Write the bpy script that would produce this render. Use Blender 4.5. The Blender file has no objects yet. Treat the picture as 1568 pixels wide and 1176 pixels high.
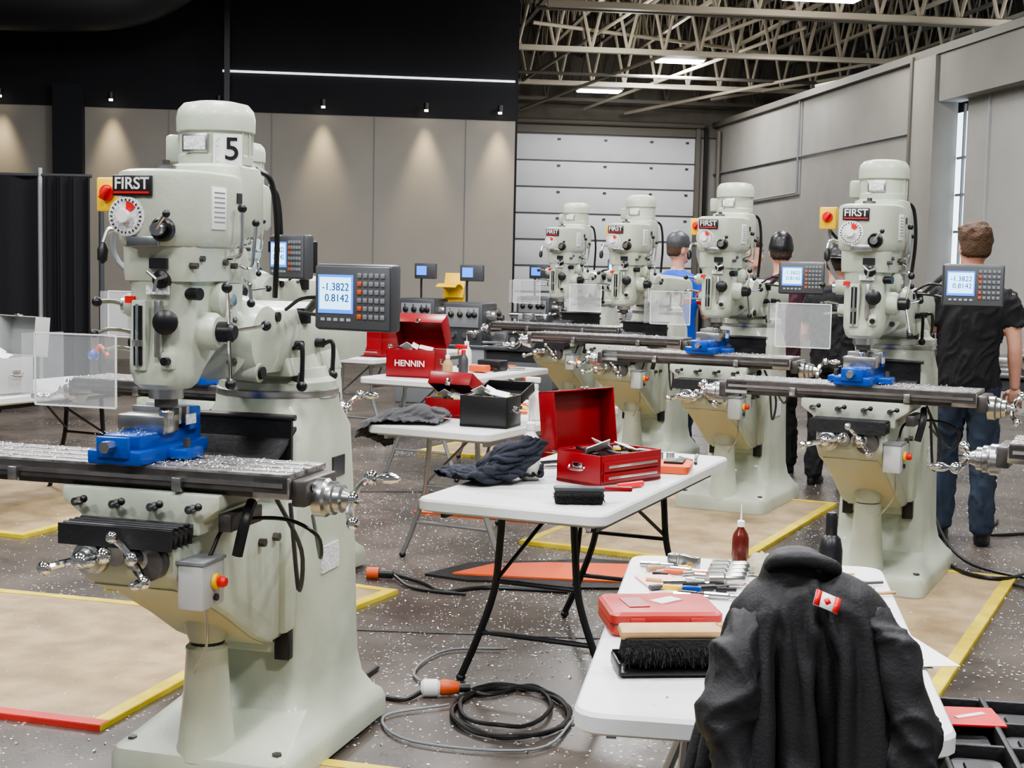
import bpy,bmesh,math,random
from mathutils import Vector,Matrix,noise
from mathutils.bvhtree import BVHTree
random.seed(4)
S=bpy.context.scene
rad=math.radians
V=Vector
# ---------------------------------------------------------------- cloth drapes (simulated once, kept as plain meshes)
def grid_mesh(nx,ny,fn):
    bm=bmesh.new();G=[[bm.verts.new(fn(i/nx,j/ny)) for j in range(ny+1)] for i in range(nx+1)]
    for i in range(nx):
        for j in range(ny):bm.faces.new((G[i][j],G[i+1][j],G[i+1][j+1],G[i][j+1]))
    bmesh.ops.remove_doubles(bm,verts=bm.verts[:],dist=1e-5)
    me=bpy.data.meshes.new('cl');bm.to_mesh(me);bm.free();return me
def simulate(me,cols,frames,bend=.4,selfc=True,fric=25,mass=.25,thick=.004):
    o=bpy.data.objects.new('cl',me);S.collection.objects.link(o);tmp=[o]
    for c in cols:
        bm=bmesh.new()
        if c[0]=='box':
            bmesh.ops.create_cube(bm,size=1)
            bmesh.ops.subdivide_edges(bm,edges=bm.edges[:],cuts=2,use_grid_fill=True)
        else:bmesh.ops.create_uvsphere(bm,u_segments=24,v_segments=16,radius=.5)
        for v in bm.verts:v.co=V((v.co.x*c[2][0]+c[1][0],v.co.y*c[2][1]+c[1][1],v.co.z*c[2][2]+c[1][2]))
        m2=bpy.data.meshes.new('co');bm.to_mesh(m2);bm.free();k=bpy.data.objects.new('co',m2);S.collection.objects.link(k);tmp.append(k)
        k.modifiers.new('c','COLLISION');k.collision.thickness_outer=.006;k.collision.cloth_friction=fric
    md=o.modifiers.new('c','CLOTH');st=md.settings;st.quality=5;st.mass=mass;st.tension_stiffness=18;st.compression_stiffness=18;st.shear_stiffness=6;st.bending_stiffness=bend;st.air_damping=2
    cs=md.collision_settings;cs.use_collision=True;cs.distance_min=.005;cs.use_self_collision=selfc;cs.self_distance_min=.006;cs.collision_quality=3
    md.point_cache.frame_start=1;md.point_cache.frame_end=frames
    for f in range(1,frames+1):S.frame_set(f)
    ss=o.modifiers.new('s','SUBSURF');ss.levels=1;ss.render_levels=1
    so=o.modifiers.new('t','SOLIDIFY');so.thickness=thick;so.offset=1
    dg=bpy.context.evaluated_depsgraph_get();r=bpy.data.meshes.new_from_object(o.evaluated_get(dg))
    for k in tmp:bpy.data.objects.remove(k)
    S.frame_set(1)
    return r
SIM={}
SIM['jacket']=simulate(grid_mesh(60,58,lambda u,v:V(((u-.5)*.98+.01,(v-.5)*.96,1.125+.006*noise.noise(V((u*5,v*5,0)))))),
    [('sph',(-.03,0,1.075),(.09,.07,.06)),('sph',(0,0,.985),(.25,.11,.17)),('box',(.05,.60,.70),(1.0,.80,.09))],42,bend=.7)
SIM['pile']=simulate(grid_mesh(68,34,lambda u,v:V((.15*math.cos(u*6.28318)*(1+.12*math.sin(u*19))+.10*v,.12*math.sin(u*6.28318)*(1+.12*math.sin(u*19))+.05*v,.015+.40*v))),
    [('box',(0,0,-.05),(1.6,1.6,.1))],42,bend=.25)
SIM['drape']=simulate(grid_mesh(50,44,lambda u,v:(Matrix.Rotation(rad(25),4,'Z')@V(((u-.5)*.60,(v-.5)*.48,0)))+V((-.27,-.63,.13+.02*noise.noise(V((u*4,v*4,3)))))),
    [('box',(0,0,-.02),(.72,1.70,.04)),('sph',(-.16,-.63,.03),(.12,.10,.11)),('sph',(-.25,-.73,.02),(.10,.09,.08)),('sph',(-.12,-.53,.02),(.14,.08,.08))],28,bend=.3,fric=70)
# ---------------------------------------------------------------- materials
MT={}
def mat(n,c,r=.5,m=0.,var=0.,vs=8.,bump=0.,bs=60.,emit=0.,alpha=1.,c2=None,coat=0.,pos=(.35,.6)):
    a=bpy.data.materials.new(n);a.use_nodes=True;nt=a.node_tree;p=nt.nodes['Principled BSDF']
    p.inputs['Base Color'].default_value=(*c,1);p.inputs['Roughness'].default_value=r;p.inputs['Metallic'].default_value=m
    if coat:p.inputs['Coat Weight'].default_value=coat
    if emit:
        p.inputs['Emission Color'].default_value=(*c,1);p.inputs['Emission Strength'].default_value=emit
    if alpha<1:p.inputs['Alpha'].default_value=alpha
    tc=nt.nodes.new('ShaderNodeTexCoord')
    if var or c2:
        no=nt.nodes.new('ShaderNodeTexNoise');no.inputs['Scale'].default_value=vs;no.inputs['Detail'].default_value=6
        nt.links.new(tc.outputs['Object'],no.inputs['Vector'])
        rp=nt.nodes.new('ShaderNodeValToRGB')
        if c2 is None:c2=tuple(x*(1-var) for x in c)
        rp.color_ramp.elements[0].color=(*c2,1);rp.color_ramp.elements[1].color=(*c,1)
        rp.color_ramp.elements[0].position=pos[0];rp.color_ramp.elements[1].position=pos[1]
        nt.links.new(no.outputs['Fac'],rp.inputs['Fac']);nt.links.new(rp.outputs['Color'],p.inputs['Base Color'])
    if bump:
        nb=nt.nodes.new('ShaderNodeTexNoise');nb.inputs['Scale'].default_value=bs;nb.inputs['Detail'].default_value=4
        nt.links.new(tc.outputs['Object'],nb.inputs['Vector'])
        bp=nt.nodes.new('ShaderNodeBump');bp.inputs['Strength'].default_value=bump;bp.inputs['Distance'].default_value=.01
        nt.links.new(nb.outputs['Fac'],bp.inputs['Height']);nt.links.new(bp.outputs['Normal'],p.inputs['Normal'])
    MT[n]=a;return a
mat('paint',(.47,.51,.415),.42,var=.14,vs=5,bump=.08,bs=90,coat=.12)
mat('paint_dirty',(.50,.46,.29),.5,c2=(.44,.46,.36),vs=6)
mat('steel',(.55,.55,.54),.28,1.,var=.3,vs=12)
mat('chrome',(.8,.8,.8),.12,1.)
mat('dsteel',(.13,.12,.115),.40,.7,var=.3,vs=14)
mat('tabletop',(.40,.38,.37),.35,.75,var=.5,vs=30)
mat('black',(.010,.010,.011),.36)
mat('rubber',(.012,.012,.013),.5,bump=.3,bs=40)
mat('dgrey',(.055,.057,.062),.42)
mat('panelgrey',(.085,.088,.095),.42)
mat('mgrey',(.20,.21,.22),.45)
mat('lgrey',(.42,.43,.43),.45)
mat('white',(.78,.78,.76),.45)
mat('label',(.8,.8,.8),.5,c2=(.45,.45,.45),vs=120)
mat('plate',(.02,.02,.022),.3)
mat('red',(.25,.006,.010),.32,var=.15,vs=6)
mat('redcase',(.42,.03,.022),.42,var=.15,vs=6)
mat('redbright',(.62,.015,.015),.4)
mat('orange',(.62,.10,.025),.5)
mat('yellow',(.85,.52,.02),.45)
mat('blue',(.008,.07,.38),.28,.2)
mat('shirtblue',(.012,.08,.55),.8)
mat('screen',(.05,.22,.9),.3,emit=1.2)
mat('screenlight',(.45,.78,1.),.3,emit=1.9)
mat('tabwhite',(.66,.67,.66),.38,var=.07,vs=3,bump=.05,bs=120)
mat('legdark',(.03,.03,.034),.35,.6)
mat('legsteel',(.36,.37,.38),.35,.8)
mat('cloth',(.016,.019,.030),.9,bump=.4,bs=200)
mat('clothgrey',(.075,.075,.08),.9,bump=.5,bs=120)
mat('jacket',(.012,.012,.0135),.62,bump=.15,bs=160)
mat('jean',(.03,.045,.075),.85,var=.45,vs=7,bump=.3,bs=200)
mat('tee',(.010,.010,.012),.85,bump=.3,bs=60)
mat('plum',(.07,.022,.035),.85)
mat('skin',(.60,.32,.23),.5,var=.08,vs=12)
mat('hairb',(.075,.038,.018),.7,bump=1.,bs=90)
mat('haird',(.03,.018,.012),.7,bump=1.,bs=90)
mat('eyew',(.8,.8,.8),.2)
mat('wood',(.50,.32,.15),.55,var=.3,vs=10)
mat('bristle',(.010,.010,.010),.9,bump=1.,bs=150)
mat('plasticclear',(.85,.88,.9),.12,alpha=.14)
mat('milky',(.8,.8,.72),.35)
mat('fluid',(.10,.015,.01),.2)
mat('pink',(.85,.50,.42),.7)
mat('glove',(.62,.58,.45),.9,bump=.4)
mat('beigewall',(.32,.30,.265),.75,var=.06,vs=1.5)
mat('blackwall',(.012,.013,.017),.8,var=.2,vs=1)
mat('curtain',(.009,.009,.012),.9)
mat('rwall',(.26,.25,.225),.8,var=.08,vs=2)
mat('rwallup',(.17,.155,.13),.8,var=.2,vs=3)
mat('doorw',(.70,.72,.74),.5,var=.05,vs=3)
mat('doorbeige',(.36,.35,.325),.6,var=.05,vs=3)
mat('truss',(.42,.38,.30),.6)
mat('trussd',(.13,.12,.10),.6)
mat('deck',(.29,.255,.20),.8,var=.25,vs=2)
mat('duct',(.024,.026,.031),.45)
mat('lamp',(1.,.98,.95),.5,emit=16.)
mat('led',(.9,.95,1.),.5,emit=1.3)
mat('spotglow',(1.,.85,.6),.5,emit=22.)
mat('day',(.75,.87,1.),.5,emit=3.)
mat('tapey',(.68,.53,.04),.5,var=.25,vs=9)
mat('taper',(.55,.04,.03),.5,var=.15,vs=9)
mat('chip',(.85,.85,.85),.35,.6)
mat('ply',(.40,.30,.17),.6,c2=(.25,.175,.095),vs=6,bump=.15,pos=(.3,.65))
def floor_mat():
    a=bpy.data.materials.new('floor_concrete');a.use_nodes=True;nt=a.node_tree;N=nt.nodes;L=nt.links;p=N['Principled BSDF']
    tc=N.new('ShaderNodeTexCoord')
    n1=N.new('ShaderNodeTexNoise');n1.inputs['Scale'].default_value=.9;n1.inputs['Detail'].default_value=9;n1.inputs['Roughness'].default_value=.65;L.new(tc.outputs['Object'],n1.inputs['Vector'])
    r1=N.new('ShaderNodeValToRGB');r1.color_ramp.elements[0].color=(.042,.036,.032,1);r1.color_ramp.elements[1].color=(.145,.122,.102,1)
    r1.color_ramp.elements[0].position=.34;r1.color_ramp.elements[1].position=.68
    L.new(n1.outputs['Fac'],r1.inputs['Fac'])
    vo=N.new('ShaderNodeTexVoronoi');vo.inputs['Scale'].default_value=30;L.new(tc.outputs['Object'],vo.inputs['Vector'])
    n2=N.new('ShaderNodeTexNoise');n2.inputs['Scale'].default_value=1.3;L.new(tc.outputs['Object'],n2.inputs['Vector'])
    mr=N.new('ShaderNodeMapRange');mr.inputs[1].default_value=.35;mr.inputs[2].default_value=.65;mr.inputs[3].default_value=.06;mr.inputs[4].default_value=.20
    L.new(n2.outputs['Fac'],mr.inputs[0])
    lt=N.new('ShaderNodeMath');lt.operation='LESS_THAN';L.new(vo.outputs['Distance'],lt.inputs[0]);L.new(mr.outputs[0],lt.inputs[1])
    mx=N.new('ShaderNodeMixRGB');mx.inputs[2].default_value=(.55,.54,.53,1);L.new(r1.outputs['Color'],mx.inputs[1]);L.new(lt.outputs[0],mx.inputs[0])
    L.new(mx.outputs[0],p.inputs['Base Color'])
    r2=N.new('ShaderNodeMapRange');r2.inputs[3].default_value=.16;r2.inputs[4].default_value=.40;L.new(n1.outputs['Fac'],r2.inputs[0]);L.new(r2.outputs[0],p.inputs['Roughness'])
    MT['floor']=a
floor_mat()
# ---------------------------------------------------------------- builder
def rrect(w,d,r,z,cx=0,cy=0,n=4):
    w/=2;d/=2;r=min(r,w*.999,d*.999);o=[]
    for (sx,sy,a0) in ((1,1,0),(-1,1,90),(-1,-1,180),(1,-1,270)):
        for i in range(n+1):
            a=rad(a0+90*i/n);o.append(V((cx+sx*(w-r)+r*math.cos(a),cy+sy*(d-r)+r*math.sin(a),z)))
    return o
def ell(w,d,z,cx=0,cy=0,n=20,ph=0):
    return [V((cx+w*math.cos(2*math.pi*i/n+ph),cy+d*math.sin(2*math.pi*i/n+ph),z)) for i in range(n)]
def catmull(pts,k=6):
    P=[V(p) for p in pts]
    if len(P)<3:return P
    Q=[P[0]*2-P[1]]+P+[P[-1]*2-P[-2]];o=[]
    for i in range(1,len(Q)-2):
        a,b,c,d=Q[i-1:i+3]
        for j in range(k):
            t=j/k;o.append(.5*((2*b)+(c-a)*t+(2*a-5*b+4*c-d)*t*t+(3*b-a-3*c+d)*t**3))
    o.append(P[-1]);return o
class B:
    def __init__(s):s.bm=bmesh.new();s.mats=[];s.M=Matrix()
    def mi(s,m):
        if m not in s.mats:s.mats.append(m)
        return s.mats.index(m)
    def add(s,t,m,M=None):
        i=s.mi(m)
        for f in t.faces:f.material_index=i
        t.transform(s.M@M if M is not None else s.M)
        me=bpy.data.meshes.new('t');t.to_mesh(me);t.free();s.bm.from_mesh(me);bpy.data.meshes.remove(me)
    def box(s,c,z,m,rot=(0,0,0),bev=0,seg=2):
        t=bmesh.new();bmesh.ops.create_cube(t,size=1)
        for v in t.verts:v.co=V((v.co.x*z[0],v.co.y*z[1],v.co.z*z[2]))
        if bev:bmesh.ops.bevel(t,geom=t.edges[:],offset=min(bev,min(z)*.49),segments=seg,affect='EDGES',profile=.5)
        M=Matrix.Translation(c)@Matrix.Rotation(rot[2],4,'Z')@Matrix.Rotation(rot[1],4,'Y')@Matrix.Rotation(rot[0],4,'X')
        s.add(t,m,M)
    def loft(s,rings,m,cap=True,M=None):
        t=bmesh.new();R=[[t.verts.new(p) for p in r] for r in rings];n=len(R[0])
        for a,b in zip(R,R[1:]):
            for i in range(n):
                j=(i+1)%n;t.faces.new((a[i],a[j],b[j],b[i]))
        if cap:t.faces.new(R[0][::-1]);t.faces.new(R[-1])
        bmesh.ops.recalc_face_normals(t,faces=t.faces[:])
        s.add(t,m,M)
    def lathe(s,prof,m,pos=(0,0,0),axis=(0,0,1),seg=24):
        q=V(axis).to_track_quat('Z','Y').to_matrix().to_4x4()
        s.loft([ell(max(r,1e-4),max(r,1e-4),z,n=seg) for r,z in prof],m,True,Matrix.Translation(pos)@q)
    def cyl(s,p0,p1,r,m,r2=None,seg=18):
        p0=V(p0);p1=V(p1);d=p1-p0
        s.lathe([(r,0),(r if r2 is None else r2,d.length)],m,p0,d,seg)
    def sph(s,c,r,m,sc=(1,1,1),seg=16,rz=0):
        t=bmesh.new();bmesh.ops.create_uvsphere(t,u_segments=seg,v_segments=max(6,seg*2//3),radius=r)
        s.add(t,m,Matrix.Translation(c)@Matrix.Rotation(rz,4,'Z')@Matrix.Diagonal((*sc,1)))
    def prism(s,pts,pl,a0,a1,m,bev=0):
        f={'xy':lambda p,a:V((p[0],p[1],a)),'yz':lambda p,a:V((a,p[0],p[1])),'xz':lambda p,a:V((p[0],a,p[1]))}[pl]
        t=bmesh.new();A=[t.verts.new(f(p,a0)) for p in pts];C=[t.verts.new(f(p,a1)) for p in pts];n=len(pts)
        t.faces.new(A[::-1]);t.faces.new(C)
        for i in range(n):
            j=(i+1)%n;t.faces.new((A[i],A[j],C[j],C[i]))
        bmesh.ops.recalc_face_normals(t,faces=t.faces[:])
        if bev:bmesh.ops.bevel(t,geom=t.edges[:],offset=bev,segments=2,affect='EDGES',profile=.5)
        s.add(t,m)
    def tube(s,pts,r,m,seg=8,k=6,r2=None):
        P=catmull(pts,k) if k>1 else [V(p) for p in pts]
        n=len(P);rings=[];up=V((0,0,1));prev=None
        for i,p in enumerate(P):
            d=(P[min(i+1,n-1)]-P[max(i-1,0)]);
            if d.length<1e-9:d=V((0,0,1))
            d.normalize()
            if prev is None:
                a=up.cross(d)
                if a.length<.05:a=V((1,0,0)).cross(d)
            else:a=prev-d*prev.dot(d)
            a.normalize();prev=a;b=d.cross(a)
            if isinstance(r,(list,tuple)):
                t=i/(n-1)*(len(r)-1);i0=min(int(t),len(r)-2);rr=r[i0]+(r[i0+1]-r[i0])*(t-i0)
            else:rr=r if r2 is None else r+(r2-r)*i/(n-1)
            rings.append([p+(a*math.cos(2*math.pi*j/seg)+b*math.sin(2*math.pi*j/seg))*rr for j in range(seg)])
        s.loft(rings,m)
    def chips(s,n,fn,m='chip',s0=.002,s1=.007):
        t=bmesh.new()
        for i in range(n):
            x,y,z=fn();a=random.random()*6.28;q=random.uniform(s0,s1);w=q*random.uniform(.3,.8);c=math.cos(a);d=math.sin(a)
            h=random.uniform(.0005,q*.6)
            vs=[t.verts.new((x+c*i_*q-d*j_*w,y+d*i_*q+c*j_*w,z+(h if k_ else .0003))) for i_,j_,k_ in ((-.5,-.5,0),(.5,-.5,1),(.5,.5,0),(-.5,.5,1))]
            t.faces.new(vs[:3]);t.faces.new((vs[0],vs[2],vs[3]))
        s.add(t,m)
    def crank(s,pos,axis,ang=0,k=1.):
        M0=s.M.copy()
        q=V(axis).to_track_quat('Z','Y').to_matrix().to_4x4()
        s.M=M0@Matrix.Translation(pos)@q@Matrix.Rotation(ang,4,'Z')@Matrix.Scale(k,4)
        s.lathe([(.048,0),(.05,.004),(.05,.022),(.042,.026),(.042,.045),(.03,.05),(.022,.07)],'steel')
        s.tube([(-.09,0,.105),(-.05,0,.08),(0,0,.075),(.05,0,.08),(.09,0,.105)],.011,'chrome')
        s.sph((0,0,.075),.024,'chrome');s.sph((-.09,0,.105),.02,'chrome');s.sph((.09,0,.105),.022,'chrome')
        s.lathe([(.007,0),(.008,.02),(.016,.035),(.017,.06),(.010,.085),(.002,.09)],'chrome',(.09,0,.11))
        s.M=M0
    def obj(s,name,parent=None,M=None,ang=35,smooth=True,recalc=True):
        if recalc:bmesh.ops.recalc_face_normals(s.bm,faces=s.bm.faces[:])
        me=bpy.data.meshes.new(name);s.bm.to_mesh(me);s.bm.free()
        for m in s.mats:me.materials.append(MT[m])
        if smooth:
            me.shade_smooth();me.set_sharp_from_angle(angle=rad(ang))
        o=bpy.data.objects.new(name,me);S.collection.objects.link(o)
        if parent:o.parent=parent
        if M is not None:o.matrix_local=M
        return o
def TR(x,y,z=0,r=0):return Matrix.Translation((x,y,z))@Matrix.Rotation(rad(r),4,'Z')
def empty(name,M):
    e=bpy.data.objects.new(name,None);e.empty_display_size=.1;S.collection.objects.link(e);e.matrix_world=M;return e
def text(body,size,M,m,parent=None,name='lettering',bold=0):
    c=bpy.data.curves.new(name,'FONT');c.body=body;c.size=size;c.align_x='CENTER';c.align_y='CENTER';c.extrude=.0006;c.offset=bold
    c.materials.append(MT[m]);o=bpy.data.objects.new(name,c);S.collection.objects.link(o)
    if parent:o.parent=parent
    o.matrix_local=M;return o
def simobj(key,name,m,M,extra=None):
    me=SIM[key];me.name=name;me.materials.clear();me.materials.append(MT[m])
    if extra:
        bm=bmesh.new();bm.from_mesh(me)
        for x in extra:
            n0=len(me.materials);x2=x.data.copy()
            for k in x2.materials:me.materials.append(k)
            for p in x2.polygons:p.material_index+=n0
            bm.from_mesh(x2);bpy.data.objects.remove(x)
        bm.to_mesh(me);bm.free()
    me.shade_smooth();o=bpy.data.objects.new(name,me);S.collection.objects.link(o);o.matrix_world=M;return o
XR=Matrix.Rotation(rad(90),4,'X')
# ---------------------------------------------------------------- milling machine
def mill(M,tz=1.02,tx=-.05,num=None,dro=True,dror=0,guard=True,L=1.22,drox=.43,droz=1.50,swx=-.30,gx=0.):
    E=empty('milling_machine',M)
    b=B()
    b.loft([rrect(.60,.92,.05,0,0,-.14),rrect(.60,.92,.05,.06,0,-.14),rrect(.58,.90,.05,.085,0,-.14),rrect(.54,.80,.06,.105,0,-.11),
            rrect(.46,.58,.07,.16,0,-.01),rrect(.43,.52,.07,.24,0,.01),rrect(.415,.50,.06,.45,0,.01),rrect(.40,.48,.06,.8,0,.01),rrect(.39,.46,.07,1.05,0,.0),
            rrect(.39,.43,.18,1.14,0,0),rrect(.40,.42,.19,1.165,0,0)],'paint')
    b.lathe([(.10,.07),(.088,.12),(.074,.25),(.064,.4),(.066,.415),(.05,.43),(.05,.44)],'paint',(0,-.50,0))
    b.cyl((0,-.50,.42),(0,-.50,tz-.50),.022,'dsteel')
    b.lathe([(.045,0),(.05,.03),(.035,.05)],'black',(0,-.50,.44))
    b.box((0,-.25,.74),(.24,.06,.72),'steel',bev=.004)
    b.box((0,-.245,.40),(.27,.05,.12),'paint',bev=.01)
    b.box((.15,-.262,.38),(.05,.04,.11),'black',bev=.004);b.box((-.15,-.262,.38),(.05,.04,.11),'black',bev=.004)
    b.box((.2075,-.02,.62),(.006,.14,.09),'label')
    b.box((.200,.06,.92),(.006,.10,.07),'plate')
    for sx in (-.25,.25):
        for sy in (-.52,.25):b.cyl((sx,sy,.08),(sx,sy,.105),.016,'dsteel',seg=6)
    b.chips(160,lambda:(random.uniform(-.27,.27),random.uniform(-.56,.28),.087))
    b.obj('column_base',E)
    b=B()
    b.lathe([(.205,1.163),(.207,1.17),(.207,1.188),(.2,1.192)],'steel',seg=40)
    b.lathe([(.198,1.19),(.198,1.215),(.175,1.23),(.165,1.26)],'paint',seg=40)
    for i in range(4):
        a=rad(45+90*i);b.cyl((.18*math.cos(a),.18*math.sin(a),1.20),(.18*math.cos(a),.18*math.sin(a),1.25),.014,'dsteel',seg=6)
    b.prism([(-.14,1.24),(.14,1.24),(.12,1.30),(.10,1.34),(-.10,1.34),(-.12,1.30)],'xz',-.20,.24,'paint',.01)
    def ramring(y,k=1):
        return [V((x*k,y,1.30+(z-1.30)*k)) for x,z in ((-.10,1.26),(.10,1.26),(.115,1.30),(.115,1.40),(.10,1.45),(.06,1.475),(-.06,1.475),(-.10,1.45),(-.115,1.40),(-.115,1.30))]
    b.loft([ramring(-.30,.86),ramring(-.27,1.02),ramring(-.1,1.05),ramring(.15),ramring(.4,.92),ramring(.56,.85),ramring(.60,.7)],'paint')
    b.lathe([(.06,-.14),(.105,-.135),(.12,-.10),(.12,.10),(.105,.135),(.06,.14)],'paint',(0,-.37,1.37),(1,0,0),30)
    b.sph((0,-.32,1.38),.135,'paint',(.95,1,.95),24)
    b.lathe([(.125,0),(.125,.03),(.11,.04)],'paint',(0,-.44,1.37),(0,-1,0),30)
    for a in (40,140,220,320):
        x=.10*math.cos(rad(a));z=1.37+.10*math.sin(rad(a));b.cyl((x,-.43,z),(x,-.50,z),.014,'dsteel',seg=6)
    for (x,y,z) in ((.125,-.30,1.44),(.125,-.12,1.34),(.125,.05,1.34)):
        b.cyl((x-.02,y,z),(x+.02,y,z),.016,'black',seg=12)
    b.tube([(.12,-.14,1.33),(.16,-.16,1.34),(.165,-.17,1.22)],.008,'black');b.sph((.165,-.17,1.21),.018,'black')
    b.tube([(.12,.08,1.33),(.165,.08,1.34),(.17,.07,1.24)],.008,'black');b.sph((.17,.07,1.23),.018,'black')
    b.cyl((.02,-.41,1.28),(.14,-.42,1.27),.03,'paint');b.cyl((.14,-.42,1.27),(.15,-.42,1.27),.02,'black')
    b.obj('turret_ram',E)
    b=B()
    b.loft([rrect(.14,.15,.07,1.245,0,-.75),rrect(.165,.18,.07,1.26,0,-.75),rrect(.18,.20,.06,1.30,0,-.745),rrect(.185,.26,.05,1.36,0,-.70),
            rrect(.19,.30,.05,1.45,0,-.67),rrect(.19,.30,.05,1.53,0,-.67),rrect(.20,.30,.06,1.56,0,-.68)],'paint')
    b.loft([rrect(.225,.30,.06,1.555,0,-.68),rrect(.23,.32,.07,1.58,0,-.68),rrect(.235,.33,.08,1.645,0,-.68),rrect(.25,.38,.1,1.665,0,-.66)],'paint')
    b.loft([rrect(.25,.40,.12,1.655,0,-.665,8),rrect(.27,.43,.132,1.67,0,-.66,8),rrect(.278,.44,.137,1.70,0,-.66,8),rrect(.278,.44,.137,1.845,0,-.66,8),rrect(.27,.43,.132,1.862,0,-.66,8),rrect(.23,.38,.11,1.87,0,-.66,8)],'paint')
    b.loft([rrect(.23,.25,.07,1.69,0,-.46,6),rrect(.25,.27,.07,1.71,0,-.46,6),rrect(.25,.27,.07,1.86,0,-.46,6),rrect(.24,.26,.08,1.895,0,-.46,6),rrect(.21,.215,.09,1.905,0,-.46,6)],'paint')
    b.box((0,-.878,1.665),(.10,.012,.03),'steel',bev=.003)
    b.box((-.03,-.882,1.820),(.122,.012,.058),'plate',bev=.003)
    b.box((-.03,-.889,1.801),(.11,.004,.006),'redbright')
    b.lathe([(.056,0),(.056,.012),(.052,.014)],'label',(-.05,-.87,1.735),(0,-1,0),32)
    b.lathe([(.018,0),(.018,.02)],'white',(-.05,-.885,1.735),(0,-1,0),20)
    b.prism([(-.05,1.737),(-.047,1.778),(-.030,1.772),(-.019,1.76)],'xz',-.8855,-.888,'redbright')
    for i in range(24):
        a=rad(15*i);x=-.05+.046*math.cos(a);z=1.735+.046*math.sin(a);b.box((x,-.886,z),(.003,.003,.006),'plate',(0,-a+rad(90),0))
    b.lathe([(.034,0),(.034,.02),(.028,.024),(.024,.018)],'black',(.062,-.868,1.70),(0,-1,0),24)
    b.lathe([(.020,0),(.018,.035)],'steel',(.062,-.885,1.70),(0,-1,0),20)
    b.tube([(.062,-.915,1.70),(.082,-.925,1.722),(.10,-.93,1.74)],.006,'steel');b.sph((.102,-.93,1.742),.011,'black')
    b.box((.03,-.845,1.605),(.055,.012,.03),'plate');b.box((.02,-.832,1.53),(.07,.01,.025),'label')
    b.lathe([(.026,0),(.026,.02),(.014,.026),(.014,.04)],'black',(.035,-.825,1.56),(0,-1,0),18)
    for a in range(3):
        aa=rad(120*a+20);b.tube([(.035,-.865,1.56),(.035+.035*math.cos(aa),-.87,1.56+.035*math.sin(aa))],.005,'steel',k=1)
    b.box((.1405,-.70,1.765),(.006,.085,.12),'white',bev=.001)
    for i in range(7):b.box((.144,-.70,1.81-.014*i),(.001,.065,.004),'mgrey')
    b.box((.1405,-.57,1.80),(.004,.03,.03),'plate')
    b.tube([(-.12,-.76,1.69),(-.165,-.78,1.70),(-.175,-.80,1.66)],.008,'steel');b.lathe([(.008,0),(.016,.02),(.014,.05),(.004,.06)],'black',(-.175,-.80,1.66),(0,-.1,-1),12)
    b.cyl((-.09,-.70,1.48),(-.15,-.70,1.48),.035,'paint');b.cyl((-.15,-.70,1.48),(-.165,-.70,1.48),.028,'steel')
    b.tube([(-.16,-.70,1.48),(-.18,-.75,1.49),(-.19,-.80,1.49)],.007,'steel');b.sph((-.19,-.81,1.49),.015,'black')
    b.cyl((-.09,-.68,1.37),(-.14,-.68,1.37),.03,'paint');b.cyl((-.14,-.68,1.37),(-.155,-.68,1.37),.022,'black')
    b.tube([(-.14,-.70,1.40),(-.17,-.78,1.41),(-.18,-.83,1.40)],.006,'steel');b.sph((-.18,-.84,1.4),.013,'black')
    b.box((-.03,-.838,1.40),(.045,.03,.20),'paint',bev=.004)
    b.box((-.03,-.855,1.40),(.026,.006,.17),'black')
    b.cyl((-.03,-.86,1.31),(-.03,-.86,1.49),.005,'chrome');b.lathe([(.014,0),(.014,.018)],'steel',(-.03,-.86,1.37),(0,0,1),16)
    b.box((.03,-.845,1.42),(.02,.02,.16),'steel',bev=.002);b.box((-.075,-.82,1.50),(.03,.01,.02),'redbright')
    b.box((.055,-.835,1.33),(.04,.03,.05),'paint',bev=.008);b.cyl((.06,-.85,1.33),(.06,-.87,1.33),.012,'black')
    b.lathe([(.055,0),(.055,.05),(.045,.065)],'paint',(.08,-.70,1.41),(1,0,0),24)
    b.lathe([(.030,0),(.030,.05),(.02,.06)],'black',(.135,-.70,1.41),(1,0,0),20)
    for a in (5,125,245):
        aa=rad(a);d=V((.25,math.cos(aa),math.sin(aa)));d.normalize();p=V((.175,-.70,1.41))
        b.cyl(p,p+d*.16,.006,'chrome',seg=10);b.sph(p+d*.165,.016,'black')
    b.lathe([(.034,0),(.036,.02),(.02,.03)],'black',(.055,-.845,1.44),(.3,-1,0),18)
    b.lathe([(.05,0),(.05,.04),(.035,.055)],'paint',(.085,-.62,1.50),(1,0,0),20)
    b.cyl((.135,-.62,1.50),(.15,-.62,1.50),.018,'steel')
    b.cyl((.085,-.78,1.52),(.13,-.79,1.52),.018,'black')
    for (y,z) in ((-.56,1.6),(-.62,1.61),(-.80,1.6),(-.56,1.70),(-.76,1.62)):b.cyl((.105,y,z),(.128,y,z),.010,'dsteel',seg=6)
    b.tube([(.115,-.60,1.62),(.16,-.60,1.64),(.165,-.60,1.76)],.007,'chrome');b.sph((.165,-.6,1.77),.014,'black')
    b.tube([(.115,-.52,1.60),(.145,-.50,1.60),(.155,-.49,1.72)],.006,'chrome');b.sph((.155,-.49,1.73),.012,'black')
    b.tube([(.115,-.55,1.56),(.165,-.56,1.55),(.175,-.56,1.50)],.006,'chrome');b.sph((.175,-.56,1.49),.013,'black')
    b.cyl((0,-.75,1.215),(0,-.75,1.25),.05,'steel',seg=28);b.cyl((0,-.75,1.19),(0,-.75,1.22),.034,'dsteel')
    b.cyl((0,-.75,1.13),(0,-.75,1.19),.012,'steel');b.lathe([(.02,0),(.024,.02),(.014,.04)],'steel',(0,-.75,1.155))
    b.box((0,-.50,1.46),(.17,.16,.20),'paint',bev=.02)
    b.box((.02,-.50,1.60),(.15,.22,.12),'paint',bev=.03)
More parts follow.
